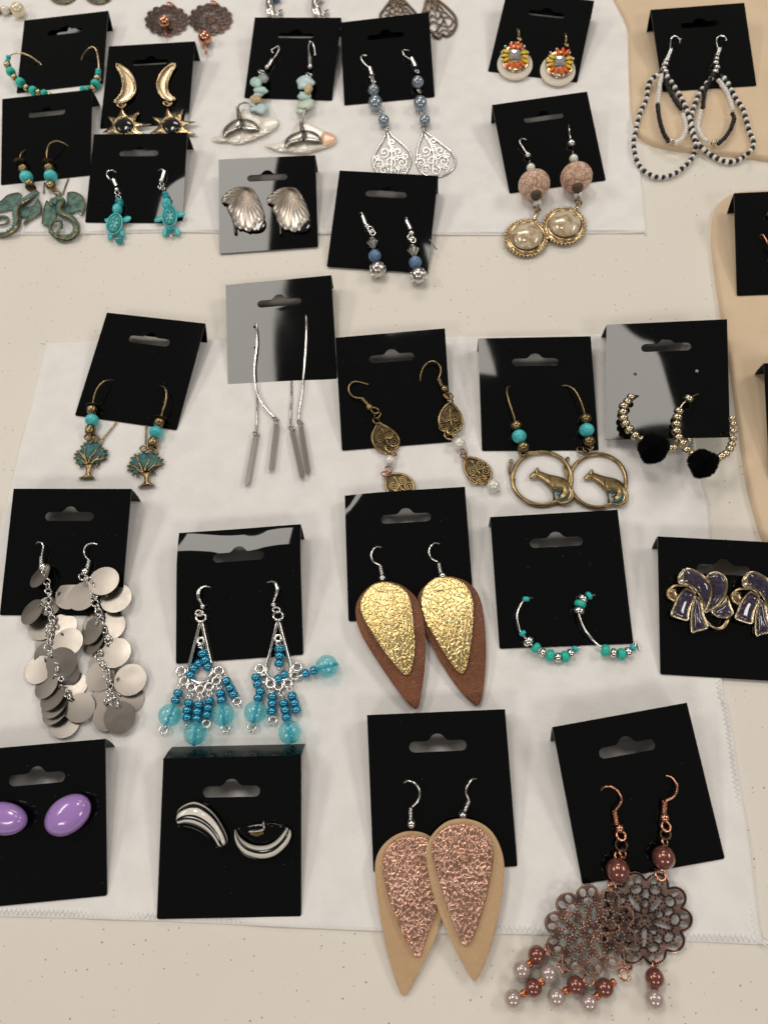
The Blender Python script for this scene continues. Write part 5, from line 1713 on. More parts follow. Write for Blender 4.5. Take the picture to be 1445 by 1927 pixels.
disc_cascade('steel disc cascade earring hanging nearest the outer card edge, discs fanned at its end',
             [(258, 458), (268, 446), (292, 450), (305, 475), (300, 515), (293, 545)], (292, 545, 290, 605, 15), (303, 620, 28),
             [(318, 655, 20), (322, 690, 18), (330, 722, 20), (336, 752, 22), (338, 785, 20), (345, 815, 20), (340, 850, 20), (332, 885, 22), (345, 915, 20), (352, 945, 20), (365, 975, 20), (372, 1005, 20), (352, 1035, 22), (340, 1065, 22), (345, 1100, 20), (345, 1140, 22), (342, 1180, 26), (352, 1215, 18), (368, 1245, 14), (400, 1330, 16), (430, 1400, 16), (458, 1475, 18), (470, 1505, 18), (482, 1525, 18)],
             [(345, 890, 70, 0.4, 0.1, 1.5, 340, 830), (300, 1035, 100, 0, 0.1, 0.8, 355, 960), (440, 1035, 98, 0.1, 0.1, 1.0, 372, 990), (345, 1150, 98, 0, 0, 0.6, 345, 1090), (340, 1235, 98, 0.1, -0.1, 0.9, 345, 1160),
              (280, 678, 92, -0.55, 0.25, 3.0, 320, 690), (490, 814, 104, 0.0, 0.05, 1.2, 400, 800), (225, 932, 96, -0.42, 0.2, 3.2, 300, 890), (272, 1335, 100, -0.1, 0.05, 1.6, 345, 1250),
              (475, 1143, 104, 0.05, 0.1, 3.0, 430, 1080), (520, 1440, 92, 0.1, 0.1, 0.9, 460, 1400), (445, 1362, 112, 0.05, -0.25, 2.4, 400, 1300), (430, 1288, 108, 0.02, -0.18, 3.8, 365, 1240),
              (325, 1445, 96, -0.35, 0.2, 2.6, 400, 1380), (458, 1712, 102, 0.0, 0.2, 0.8, 440, 1640), (388, 1622, 102, -0.3, 0.3, 1.6, 450, 1560), (380, 1580, 100, -0.3, 0.3, 2.6, 445, 1500), (368, 1525, 100, -0.38, 0.3, 3.6, 430, 1450), (560, 1600, 103, 0.1, 0.0, 2.2, 500, 1530)], (400, 1200))
disc_cascade('steel disc cascade earring with big overlapping discs beside the chandelier card',
             [(678, 461), (645, 455), (605, 470), (588, 512), (602, 550), (622, 570)], (624, 572, 612, 632, 16), (598, 652, 28),
             [(578, 688, 24), (600, 700, 20), (632, 712, 20), (650, 760, 18), (660, 800, 20), (668, 830, 22), (665, 870, 22), (680, 900, 20), (690, 930, 22), (695, 960, 20), (702, 990, 20), (712, 1020, 20), (728, 1060, 20), (745, 1100, 20), (760, 1130, 24), (700, 1215, 22), (690, 1245, 22), (710, 1290, 18), (735, 1320, 22), (755, 1350, 20), (750, 1385, 20), (762, 1415, 20), (770, 1450, 20), (760, 1485, 20), (778, 1515, 20), (745, 1550, 26), (800, 1560, 30), (815, 1580, 22)],
             [(645, 970, 95, -0.3, 0.1, 0.9, 670, 900), (680, 1015, 92, 0, 0.1, 1.4, 690, 950), (770, 1030, 106, 0.05, 0.1, 1.8, 720, 960), (715, 1290, 96, 0, 0, 0.6, 700, 1230), (810, 835, 108, 0.05, 0.1, 1.4, 730, 800), (575, 822, 106, -0.05, 0.1, 2.4, 640, 830),
              (725, 716, 105, 0.02, 0.1, 3.4, 645, 728), (765, 1170, 92, 0, 0.2, 1.2, 740, 1110), (652, 1130, 100, -0.5, 0.1, 2.0, 690, 1060), (640, 1065, 98, -0.45, 0.1, 3.2, 672, 1020), (805, 1217, 109, 0.02, 0.1, 3.0, 750, 1160),
              (770, 1440, 96, 0, 0, 0.6, 760, 1380), (700, 1382, 106, -0.08, 0.0, 1.4, 735, 1320), (910, 1540, 96, 0.1, 0, 1.0, 830, 1500), (910, 1405, 112, 0.05, 0.05, 2.6, 815, 1398), (722, 1560, 104, -0.05, 0, 1.2, 770, 1490), (755, 1655, 106, 0, 0, 1.9, 750, 1570), (835, 1668, 112, 0, -0.12, 3.0, 820, 1590)], (770, 1250))

# ------------------------------------------------------------------ blue chandelier earrings (card T)
def chandelier(lab, hook, ball, loop, ring, frame_pts, small, inner, foot, dangles, base):
    e = Ear('chandelier_earring', lab, 'blue beaded chandelier earrings', 'T', z8, base)
    n = len(hook)
    e.tube('ear_hook', [(p[0], p[1], -0.2 + 2.6 * min(1, 2 * i / (n - 1))) for i, p in enumerate(hook)], [0.35, 0.5, 0.75, 0.85, 0.6, 0.4][:n], 'silver', n=8)
    e.bead('hook_ball', ball[0], ball[1], 19, 'silver', l=2.4)
    e.ring('hook_loop', loop[0], loop[1], 26, 'silver', 0.4, 2.2, (0.3, 0.3), 0.8)
    e.ring('jump_ring', ring[0], ring[1], 32, 'silver', 0.55, 1.8, (0.2, 0.2))
    fr = e.tube('drop_frame', frame_pts, 0.75, 'silver', 1.3, closed=True, sub=4, n=8)
    e.ring('inner_ring', small[0], small[1], 22, 'silver', 0.6, 1.4, parent=fr)
    for f in foot:
        e.ring('frame_loop', f[0], f[1], f[2], 'silver', 0.5, 1.3, (0.15, 0.1), parent=fr)
    def run(seq):
        pb = [s_ for s_ in seq if s_[2] == 'b']
        for i, s_ in enumerate(seq):
            a, b = seq[max(0, i - 1)], seq[min(len(seq) - 1, i + 1)]
            d = (b[0] - a[0], b[1] - a[1]) if len(seq) > 1 else (0, 5)
            x, y, k_ = s_[:3]
            if k_ == 'b':
                e.bead('blue_bead', x, y, 35, 'blue_lustre', d, 'donut', s_[3] if len(s_) > 3 else None, 0.95, n=22)
            elif k_ == 'c':
                g_ = e.bead('crackle_bead', x, y, 80, 'crackle_glass', d, 'ball', None, 1.0, n=28)
                R = 80 * e.k(x, y)
                c = e.w(x, y, R)
                ax = (e.w(x + d[0], y + d[1], R) - c).normalized()
                obj('bead_core', tube_geo([c - ax * R * 0.93, c + ax * R * 0.93], R * 0.15, 10, False, 1), 'teal_core', e.root)
                rf = random.Random(int(x * 7 + y))
                fv, ff = [], []
                for _ in range(42):
                    v_ = Vector((rf.gauss(0, 1), rf.gauss(0, 1), rf.gauss(0, 1))).normalized()
                    q_ = c + v_ * R * rf.uniform(0.35, 0.86)
                    for _k in range(3):
                        fv.append(q_ + Vector((rf.uniform(-1, 1), rf.uniform(-1, 1), rf.uniform(-1, 1))) * R * 0.11)
                    ff.append((len(fv) - 3, len(fv) - 2, len(fv) - 1))
                obj('crackle_flakes', (fv, ff), 'crackle_flake', e.root, False, kind='stuff')
            elif k_ == 'o':
                e.ring('eye_pin_loop', x, y, 26, 'silver', 0.4, 1.6, (0.2, 0.1))
            elif k_ == 'e':
                e.bead('head_pin_tip', x, y, 13, 'silver', l=2.4)
            elif k_ == 'l':
                e.ring('link', x, y, 18, 'silver', 0.35, 1.5, (0.8, 0.2))
        if len(seq) > 1:
            e.tube('pin', [(s_[0], s_[1], 2.0) for s_ in seq if s_[2] != 'c'][:2], 0.25, 'silver', sub=1)
    for s_ in inner + dangles:
        run(s_)


chandelier('blue beaded chandelier earring with all its dangles hanging down in a fan',
           [(467, 538), (432, 532), (398, 548), (383, 588), (392, 628), (415, 660)], (415, 671), (392, 718), (403, 748),
           [(403, 778), (378, 860), (345, 990), (318, 1100), (320, 1155), (350, 1193), (394, 1204), (440, 1193), (470, 1155), (478, 1100), (452, 985), (425, 860)], (403, 912),
           [[(405, 945, 'l'), (416, 998, 'b'), (434, 1046, 'b'), (452, 1092, 'b')], [(390, 1070, 'b', 1.5), (352, 1104, 'b', 1.5), (330, 1150, 'b', 1.5)]],
           [(265, 1122, 30), (286, 1192, 28), (335, 1234, 27), (396, 1250, 28), (460, 1232, 27), (510, 1190, 27), (527, 1122, 30)],
           [[(262, 1225, 'l'), (243, 1276, 'b'), (226, 1328, 'b'), (186, 1430, 'c'), (142, 1532, 'o')], [(328, 1292, 'l'), (317, 1344, 'b'), (306, 1396, 'b'), (306, 1448, 'b'), (300, 1500, 'e')],
            [(398, 1302, 'l'), (388, 1356, 'b'), (378, 1406, 'b'), (375, 1456, 'b'), (362, 1555, 'c'), (354, 1632, 'e')], [(462, 1282, 'l'), (460, 1329, 'b'), (455, 1380, 'b'), (446, 1430, 'b'), (440, 1488, 'o')],
            [(530, 1232, 'l'), (538, 1278, 'b'), (548, 1326, 'b'), (556, 1426, 'c'), (573, 1520, 'o')], [(556, 1160, 'l'), (580, 1193, 'b'), (606, 1241, 'b'), (629, 1286, 'b'), (655, 1333, 'o')]], (395, 1300))
chandelier('blue beaded chandelier earring with one crackle bead dangle thrown out sideways',
           [(866, 504), (900, 498), (926, 520), (934, 555), (922, 600), (906, 640)], (908, 660), (928, 696), (940, 737),
           [(940, 778), (915, 860), (885, 985), (857, 1095), (862, 1145), (895, 1180), (943, 1192), (992, 1178), (1022, 1140), (1026, 1090), (1000, 985), (966, 860)], (940, 894),
           [[(942, 930, 'l'), (949, 966, 'b'), (949, 1017, 'b'), (947, 1070, 'b'), (945, 1106, 'e')], [(985, 1148, 'b', 1.2), (942, 1178, 'b', 1.2)]],
           [(812, 1108, 30), (836, 1175, 28), (885, 1212, 27), (943, 1226, 28), (1008, 1207, 27), (1055, 1155, 27), (1072, 1095, 29)],
           [[(785, 1130, 'l'), (786, 1166, 'b'), (797, 1214, 'b')], [(812, 1230, 'l'), (815, 1264, 'b'), (801, 1310, 'b'), (782, 1408, 'c'), (757, 1514, 'o')], [(893, 1258, 'l'), (900, 1300, 'b'), (899, 1351, 'b'), (895, 1403, 'b'), (902, 1464, 'o')],
            [(962, 1280, 'l'), (978, 1347, 'b'), (990, 1396, 'b'), (998, 1446, 'b'), (1020, 1548, 'c'), (1040, 1632, 'e')], [(1020, 1250, 'l'), (1038, 1298, 'b'), (1055, 1346, 'b'), (1068, 1394, 'b')], [(1085, 1160, 'l'), (1133, 1140, 'b'), (1188, 1120, 'b'), (1278, 1090, 'c'), (1352, 1075, 'e')]], (945, 1290))

# ------------------------------------------------------------------ layered leather leaf earrings (cards U and Z)
def leaf_ear(name_lab, group, card, zoom, hook, coil, ball, under, over, mu, mo, base, stitch, lu, lean):
    e = Ear('leaf_earring', name_lab, group, card, zoom, base)
    hook_set(e, hook, 'silver', coil=coil, ball=ball, lmid=2.4)
    ys = [p[1] for p in under]
    y0, y1 = min(ys), max(ys)
    xs = [p[0] for p in under]
    cx, hw = (min(xs) + max(xs)) / 2, (max(xs) - min(xs)) / 2

    def lf(x, y):
        t = (y - y0) / (y1 - y0)
        return lu * (1 - 0.25 * t) + 0.5 * math.sin(3.1 * t) + 0.35 * ((x - cx - lean * (t - .5) * hw) / hw) ** 2

    def lf2(x, y):
        t = (y - y0) / (y1 - y0)
        return lf(x, y) + 1.1 + 1.0 * t * t + 0.55 * math.sin(4.4 * t + 1.2 * (x - cx) / hw)

    k_ = e.k(cx, (y0 + y1) / 2)
    e.datum(under)
    e.plate('under_leaf', under, mu, 1.0, 0.2, 0.2, 6, 18, sub=4, lfun=lf, rim=5)
    e.plate('foil_backing', over, 'foil_edge', 0.7, 0.2, 0.0, 6, 20, sub=4, lfun=lf2)
    e.plate('foil_leaf', over, mo, 0.16, 0.92, 0.25, 12, 11, sub=4, lfun=lf2, rim=4)
    e.tube('wire_stitch', [(p[0], p[1], (1.42 + lf2(p[0], p[1])) if i not in (0, len(stitch) - 1) else 0.6 + lf2(p[0], p[1])) for i, p in enumerate(stitch)], 0.22, 'nickel', n=6)
    e.datum(None)


leaf_ear('gold foil leaf on brown leather earring, lying over its mate', 'gold and brown leather leaf earrings', 'U', u1,
         [(412, 553), (378, 549), (345, 575), (333, 622), (352, 668), (405, 696)], (405, 698, 420, 772, 18), (423, 798, 28),
         [(432, 824), (500, 830), (575, 855), (640, 900), (690, 952), (728, 1028), (748, 1110), (762, 1210), (768, 1320), (766, 1440), (755, 1570), (738, 1690), (722, 1780), (706, 1832), (690, 1848), (668, 1836), (620, 1790), (550, 1705), (470, 1592), (395, 1480), (325, 1372), (265, 1270), (225, 1172), (208, 1080), (214, 1010), (245, 942), (300, 880), (362, 838)],
         [(436, 830), (500, 838), (560, 862), (605, 895), (636, 942), (652, 1005), (662, 1090), (674, 1200), (683, 1300), (680, 1400), (666, 1490), (650, 1545), (632, 1572), (606, 1572), (575, 1550), (520, 1488), (455, 1410), (385, 1310), (318, 1202), (272, 1120), (250, 1050), (250, 985), (272, 930), (318, 872), (372, 840)],
         'brown_leather', 'gold_foil', (450, 1250), [(360, 905), (385, 900), (430, 905), (478, 882)], 2.4, 0.3)
leaf_ear('gold foil leaf on brown leather earring, tucked beneath its mate', 'gold and brown leather leaf earrings', 'U', u1,
         [(877, 524), (842, 520), (808, 545), (794, 590), (812, 638), (866, 668)], (873, 678, 888, 756, 18), (903, 780, 28),
         [(930, 782), (1000, 790), (1075, 815), (1140, 860), (1188, 925), (1216, 1010), (1234, 1110), (1246, 1230), (1251, 1370), (1247, 1520), (1235, 1650), (1218, 1750), (1202, 1800), (1186, 1818), (1160, 1812), (1110, 1768), (1035, 1690), (955, 1580), (880, 1460), (815, 1335), (765, 1220), (730, 1110), (708, 1010), (705, 950), (735, 890), (790, 835), (855, 798)],
         [(892, 785), (955, 788), (1020, 806), (1078, 840), (1120, 895), (1143, 960), (1152, 1050), (1148, 1150), (1138, 1270), (1122, 1390), (1102, 1490), (1082, 1545), (1062, 1563), (1038, 1555), (1000, 1520), (940, 1435), (868, 1320), (805, 1215), (758, 1120), (735, 1030), (735, 955), (752, 885), (788, 835), (838, 800)],
         'brown_leather', 'gold_foil', (980, 1250), [(840, 885), (862, 893), (905, 890), (955, 858)], 0.4, 0.3)
leaf_ear('rose gold foil leaf on beige leather earring, tucked beneath its mate', 'rose gold and beige leather leaf earrings', 'Z', u4,
         [(320, 484), (345, 474), (385, 492), (411, 540), (402, 592), (366, 630)], (357, 638, 358, 706, 13), (362, 732, 25),
         [(360, 774), (420, 782), (475, 808), (515, 870), (535, 950), (545, 1050), (550, 1150), (545, 1255), (525, 1360), (485, 1460), (435, 1560), (385, 1660), (345, 1730), (322, 1754), (302, 1748), (280, 1700), (250, 1610), (218, 1490), (190, 1360), (168, 1230), (150, 1100), (144, 1010), (152, 935), (185, 868), (240, 815), (300, 784)],
         [(355, 804), (410, 804), (458, 820), (495, 870), (512, 950), (520, 1060), (520, 1180), (508, 1262), (482, 1330), (450, 1415), (422, 1495), (405, 1527), (385, 1522), (355, 1475), (310, 1385), (265, 1280), (230, 1180), (205, 1080), (191, 995), (200, 920), (228, 862), (270, 825), (312, 808)],
         'beige_leather', 'rose_foil', (340, 1200), [(325, 850), (345, 865), (385, 870), (420, 868)], 0.4, -0.2)
leaf_ear('rose gold foil leaf on beige leather earring, lying over its mate', 'rose gold and beige leather leaf earrings', 'Z', u4,
         [(748, 462), (722, 468), (696, 505), (687, 545), (705, 592)], (706, 592, 680, 654, 13), (668, 682, 24),
         [(645, 700), (710, 704), (775, 726), (832, 768), (875, 830), (903, 905), (916, 985), (912, 1075), (900, 1175), (882, 1280), (858, 1385), (828, 1485), (793, 1580), (762, 1645), (740, 1670), (722, 1660), (690, 1605), (645, 1520), (590, 1410), (540, 1295), (500, 1180), (470, 1060), (452, 960), (450, 895), (468, 825), (515, 762), (575, 717)],
         [(650, 732), (712, 736), (768, 758), (812, 798), (840, 855), (848, 920), (840, 1000), (824, 1090), (800, 1195), (770, 1300), (738, 1390), (710, 1442), (690, 1460), (668, 1452), (640, 1395), (605, 1305), (568, 1200), (535, 1095), (508, 1000), (488, 920), (486, 865), (502, 812), (540, 768), (592, 740)],
         'beige_leather', 'rose_foil', (690, 1150), [(605, 795), (630, 815), (665, 812), (690, 790)], 3.2, -0.1)

# ------------------------------------------------------------------ thin silver and turquoise hoops (card V)
e = Ear('hoop_earring', 'thin silver hoop with one lone turquoise bead at its top', 'thin silver and turquoise hoops', 'V', u2, (395, 800))
e.tube('hoop_wire', [(266, 490, -0.2), (240, 495, 2), (210, 525, 4), (192, 580, 5), (202, 640, 5), (222, 675, 4.5), (255, 715, 3.5), (300, 752, 2.5), (357, 778, 2), (400, 787, 1.8), (440, 780, 1.8), (480, 752, 1.5), (506, 735, 1)], 0.45, 'silver')
strand(e, [(237, 497, 18, 's', 2.2)], TG, 'donut', 0.9, names=BN)
strand(e, [(220, 667, 18, 's', 4.6), (249, 707, 29, 'v', 3.8), (286, 740, 28, 't', 3.2), (320, 764, 23, 'v', 2.6), (357, 778, 31, 't', 2.3), (396, 788, 25, 'v', 2), (431, 784, 30, 't', 2.2), (459, 768, 24, 'v', 1.8), (482, 746, 18, 's', 1.5)], TG, 'donut', 0.85, names=BN)
e = Ear('hoop_earring', 'thin silver hoop with four beads bunched at its top', 'thin silver and turquoise hoops', 'V', u2, (700, 790))
e.tube('hoop_wire', [(578, 476, -0.2), (548, 480, 1.6), (520, 497, 3), (505, 530, 3.6), (502, 575, 4.4), (520, 630, 4.6), (560, 688, 4), (610, 735, 3), (665, 764, 2.2), (715, 772, 2), (750, 760, 1.8), (775, 735, 1.5), (784, 715, 1.2), (790, 722, 1), (801, 748, 0.8)], 0.45, 'silver')
strand(e, [(550, 480, 21, 's', 1.8), (520, 496, 27, 'v', 2.8), (507, 521, 29, 't', 3.4), (501, 555, 28, 'v', 3.8)], TG, 'donut', 0.8, names=BN)
strand(e, [(632, 753, 31, 't', 2.6), (672, 766, 24, 'v', 2.1), (713, 772, 31, 't', 2.3), (746, 761, 25, 'v', 1.9), (769, 740, 18, 's', 1.6)], TG, 'donut', 0.85, names=BN)

# ------------------------------------------------------------------ purple enamel swirl studs (card W)
w4 = Zoom(245 / 1445, 1200, 1000)
PETALS = [  # outline, base lift
    ([(500, 430), (560, 412), (640, 440), (720, 490), (780, 555), (812, 630), (810, 720), (780, 810), (740, 890), (722, 860), (718, 790), (690, 720), (640, 650), (570, 600), (500, 585), (455, 570), (450, 500)], 3.0),
    ([(770, 490), (830, 458), (890, 455), (945, 490), (980, 550), (985, 630), (955, 720), (900, 800), (830, 860), (760, 895), (745, 885), (790, 800), (818, 710), (815, 620), (785, 550)], 1.6),
    ([(520, 640), (580, 655), (630, 690), (615, 760), (580, 840), (560, 920), (548, 985), (470, 970), (400, 945), (368, 920), (395, 840), (440, 740)], 1.8),
    ([(635, 720), (690, 770), (712, 850), (725, 940), (765, 1020), (770, 1060), (720, 1090), (650, 1105), (600, 1120), (590, 1040), (592, 930), (610, 820)], 2.2),
    ([(820, 880), (880, 840), (950, 790), (985, 720), (1005, 760), (1025, 830), (1052, 895), (1035, 930), (975, 955), (900, 950), (840, 920)], 1.3)]


def shrink(poly, d):
    n = len(poly)
    area = sum(poly[i][0] * poly[(i + 1) % n][1] - poly[(i + 1) % n][0] * poly[i][1] for i in range(n))
    s = 1 if area > 0 else -1
    out = []
    for i in range(n):
        a, b = poly[i - 1], poly[(i + 1) % n]
        tx, ty = b[0] - a[0], b[1] - a[1]
        L = math.hypot(tx, ty)
        out.append((poly[i][0] - ty / L * d * s, poly[i][1] + tx / L * d * s))
    return out


def swirl_stud(lab, dx, dy, f):
    e = Ear('stud_earring', lab, 'purple enamel swirl studs', 'W', w4, (680 + dx, 760 + dy))

    def T(p):
        return [(q[0] * f + dx, q[1] * f + dy) + tuple(q[2:]) for q in p]
    e.datum(T(PETALS[0][0] + PETALS[3][0] + PETALS[4][0]))
    for i, (pl, l) in enumerate(PETALS):
        gx, gy = ((-0.010, -0.006), (0.008, -0.004), (-0.008, 0.004), (0.010, 0.004), (0.004, 0.010))[i]
        mx_, my_ = sum(q[0] for q in pl) / len(pl) * f + dx, sum(q[1] for q in pl) / len(pl) * f + dy

        def tl(x, y, gx=gx, gy=gy, mx_=mx_, my_=my_):
            return max(-0.5, gx * (x - mx_) + gy * (y - my_))
        g_ = e.plate('gold_petal', T(pl), 'pale_gold', 1.0, l * 0.6, 1.2, 60, 26, rim=10, lfun=tl)
        pin = shrink(pl, 15)
        if i == 0:
            pin = [(max(q[0], 512), q[1]) for q in pin]
        e.plate('enamel', T(pin), 'purple_enamel', 0.5, l * 0.6 + 1.55, 1.0, 55, 22, rim=9, parent=g_, lfun=tl)
        e.tube('petal_edge', [(q[0], q[1], l * 0.6 + 1.3 + tl(q[0], q[1])) for q in T(pl)], 0.34, 'pale_gold', closed=True, n=8, parent=g_)
    e.tube('curl', T([(640, 690, 4.2), (570, 620, 4.6), (480, 600, 4.4), (390, 610, 4), (335, 670, 3.2), (345, 730, 2.6), (395, 770, 2.2)]), [0.25, 0.3, 0.4, 0.5, 0.7, 0.7, 0.5], 'gold')
    e.plate('curl_cup', T([(345, 680), (380, 640), (430, 640), (432, 690), (460, 700), (410, 770), (370, 745)]), 'gold', 0.7, 0.6, 0.4, 20, 24)
    e.tube('loop', T([(720, 900, 2), (745, 975, 2.4), (800, 1040, 2.6), (880, 1078, 2.8), (945, 1055, 2.8), (985, 1000, 2.4), (1000, 960, 1.8)]), [0.3, 0.4, 0.5, 0.6, 0.9, 0.9, 0.6], 'gold')
    e.datum(None)
    e.bead('stud_base', 700 * f + dx, 780 * f + dy, 90, 'nickel', l=0.4, kind='cap', h=0.3)


swirl_stud('purple enamel and gold swirl stud beside the cloth hem', 0, 0, 1.0)
swirl_stud('purple enamel and gold swirl stud partly covering the card slot end, farther from the hem', 712, 36, 1.0)

# ------------------------------------------------------------------ lavender oval clip earrings (card X)
for cx, cy, rx, ry, ang, lab in ((15, 385, 105, 72, 0.05, 'glossy lavender oval stud lying level under the card slot'), (289, 370, 112, 76, -0.66, 'glossy lavender oval stud tilted towards the card corner')):
    e = Ear('stud_earring', lab, 'lavender oval studs', 'X', u3, (cx, cy))
    e.plate('cabochon', ellipse(cx, cy, rx, ry, 40, ang), 'lavender', 1.6, 1.2, 5.0, ry * 0.95, 9, sub=1, rim=4, sharp=80)
    e.plate('clip_back', ellipse(cx + 5, cy, rx * 0.6, ry * 0.5, 16, ang), 'nickel', 1.1, 0.05, 0.05, 10, 40, sub=1)

# ------------------------------------------------------------------ black and white striped half hoops (card Y)
def striped(lab, outer, inner, height, bands, bowl, clip):
    """domed half hoop: rows run from the inner to the outer contour, white bands lie proud of the black body"""
    e = Ear('clip_earring', lab, 'black and white striped half hoops', 'Y', u3, outer[len(outer) // 2])
    A = catmull([(p[0], p[1], 0) for p in inner], 8)
    B = catmull([(p[0], p[1], 0) for p in outer], 8)
    n = 40
    sec = 24

    def pick(P, f):
        x = f * (len(P) - 1)
        i = min(int(x), len(P) - 2)
        return P[i].lerp(P[i + 1], x - i)
    rows = []
    for i in range(n):
        f = i / (n - 1)
        a, b_ = pick(A, f), pick(B, f)
        endf = math.sin(math.pi * min(1, max(0, f))) ** 0.4
        row = []
        for k in range(sec + 1):
            th = math.pi * k / sec
            p = a.lerp(b_, (1 - math.cos(th)) / 2)
            row.append((p.x, p.y, 0.5 + height * math.sin(th) * (0.35 + 0.65 * endf)))
        rows.append(row)

    def band(k0, k1, proud):
        V, F = [], []
        m_ = k1 - k0 + 1
        for row in rows:
            for k in range(k0, k1 + 1):
                x, y, z = row[k]
                V.append(e.w(x, y, z + proud * math.sin(math.pi * k / sec)))
        for i in range(n - 1):
            for j in range(m_ - 1):
                F.append((i * m_ + j, i * m_ + j + 1, (i + 1) * m_ + j + 1, (i + 1) * m_ + j))
        return V, F
    V, F = band(0, sec, 0.0)
    m_ = sec + 1
    F += [tuple(range(m_ - 1, -1, -1)), tuple(range((n - 1) * m_, n * m_))]
    F += [(i * m_, (i + 1) * m_, (i + 1) * m_ + sec, i * m_ + sec) for i in range(n - 1)]
    obj('black_body', (V, F), 'black_gloss', e.root, True, 60)
    for (k0, k1) in bands:
        V, F = band(k0, k1, 0.16)
        V2, _ = band(k0, k1, -0.1)
        N0, mm = len(V), k1 - k0 + 1
        F2 = [tuple(N0 + i for i in reversed(f)) for f in F]
        for i in range(n - 1):
            for j in (0, mm - 1):
                a, b_ = i * mm + j, (i + 1) * mm + j
                F2.append((a, b_, b_ + N0, a + N0) if j == 0 else (b_, a, a + N0, b_ + N0))
        F2.append(tuple(list(range(0, mm)) + [N0 + i for i in range(mm - 1, -1, -1)]))
        L = (n - 1) * mm
        F2.append(tuple(list(range(L + mm - 1, L - 1, -1)) + [N0 + L + i for i in range(mm)]))
        obj('white_stripe', (V + V2, F + F2), 'white_gloss', e.root, True, 60)
    if bowl:
        e.plate('bowl_face', bowl, 'black_card', 0.8, 0.3, 0.5, 20, 20, rim=6)
    if clip:
        e.tube('clip_arm', clip, 0.45, 'nickel')
        e.plate('clip_plate', [(1062, 435), (1118, 432), (1120, 450), (1090, 462), (1065, 452)], 'bronze_bright', 0.7, 1.5, 0.1, 5, 20, sub=1)


striped('striped domed half hoop arched upward, three white bands on black',
        [(747, 385), (758, 345), (790, 320), (828, 310), (872, 326), (915, 364), (950, 418), (970, 470), (962, 494)],
        [(752, 402), (758, 420), (788, 420), (826, 430), (864, 450), (892, 474), (908, 494), (918, 508), (935, 508)], 5.2,
        [(7, 9), (12, 16), (19, 21)], None, None)
striped('striped domed half hoop turned like a bowl, clip showing inside',
        [(996, 432), (994, 470), (1008, 512), (1044, 546), (1112, 564), (1172, 550), (1218, 510), (1242, 466), (1238, 436)],
        [(1004, 432), (1018, 458), (1040, 478), (1068, 492), (1100, 498), (1138, 494), (1172, 476), (1200, 446), (1218, 422)], 5.0,
        [(3, 9), (13, 18)], [(1006, 436), (1040, 414), (1110, 404), (1180, 408), (1214, 424), (1180, 470), (1120, 496), (1060, 488)],
        [(1060, 440, 2.4), (1118, 432, 3.0), (1120, 405, 3.4), (1122, 395, 1.2)])

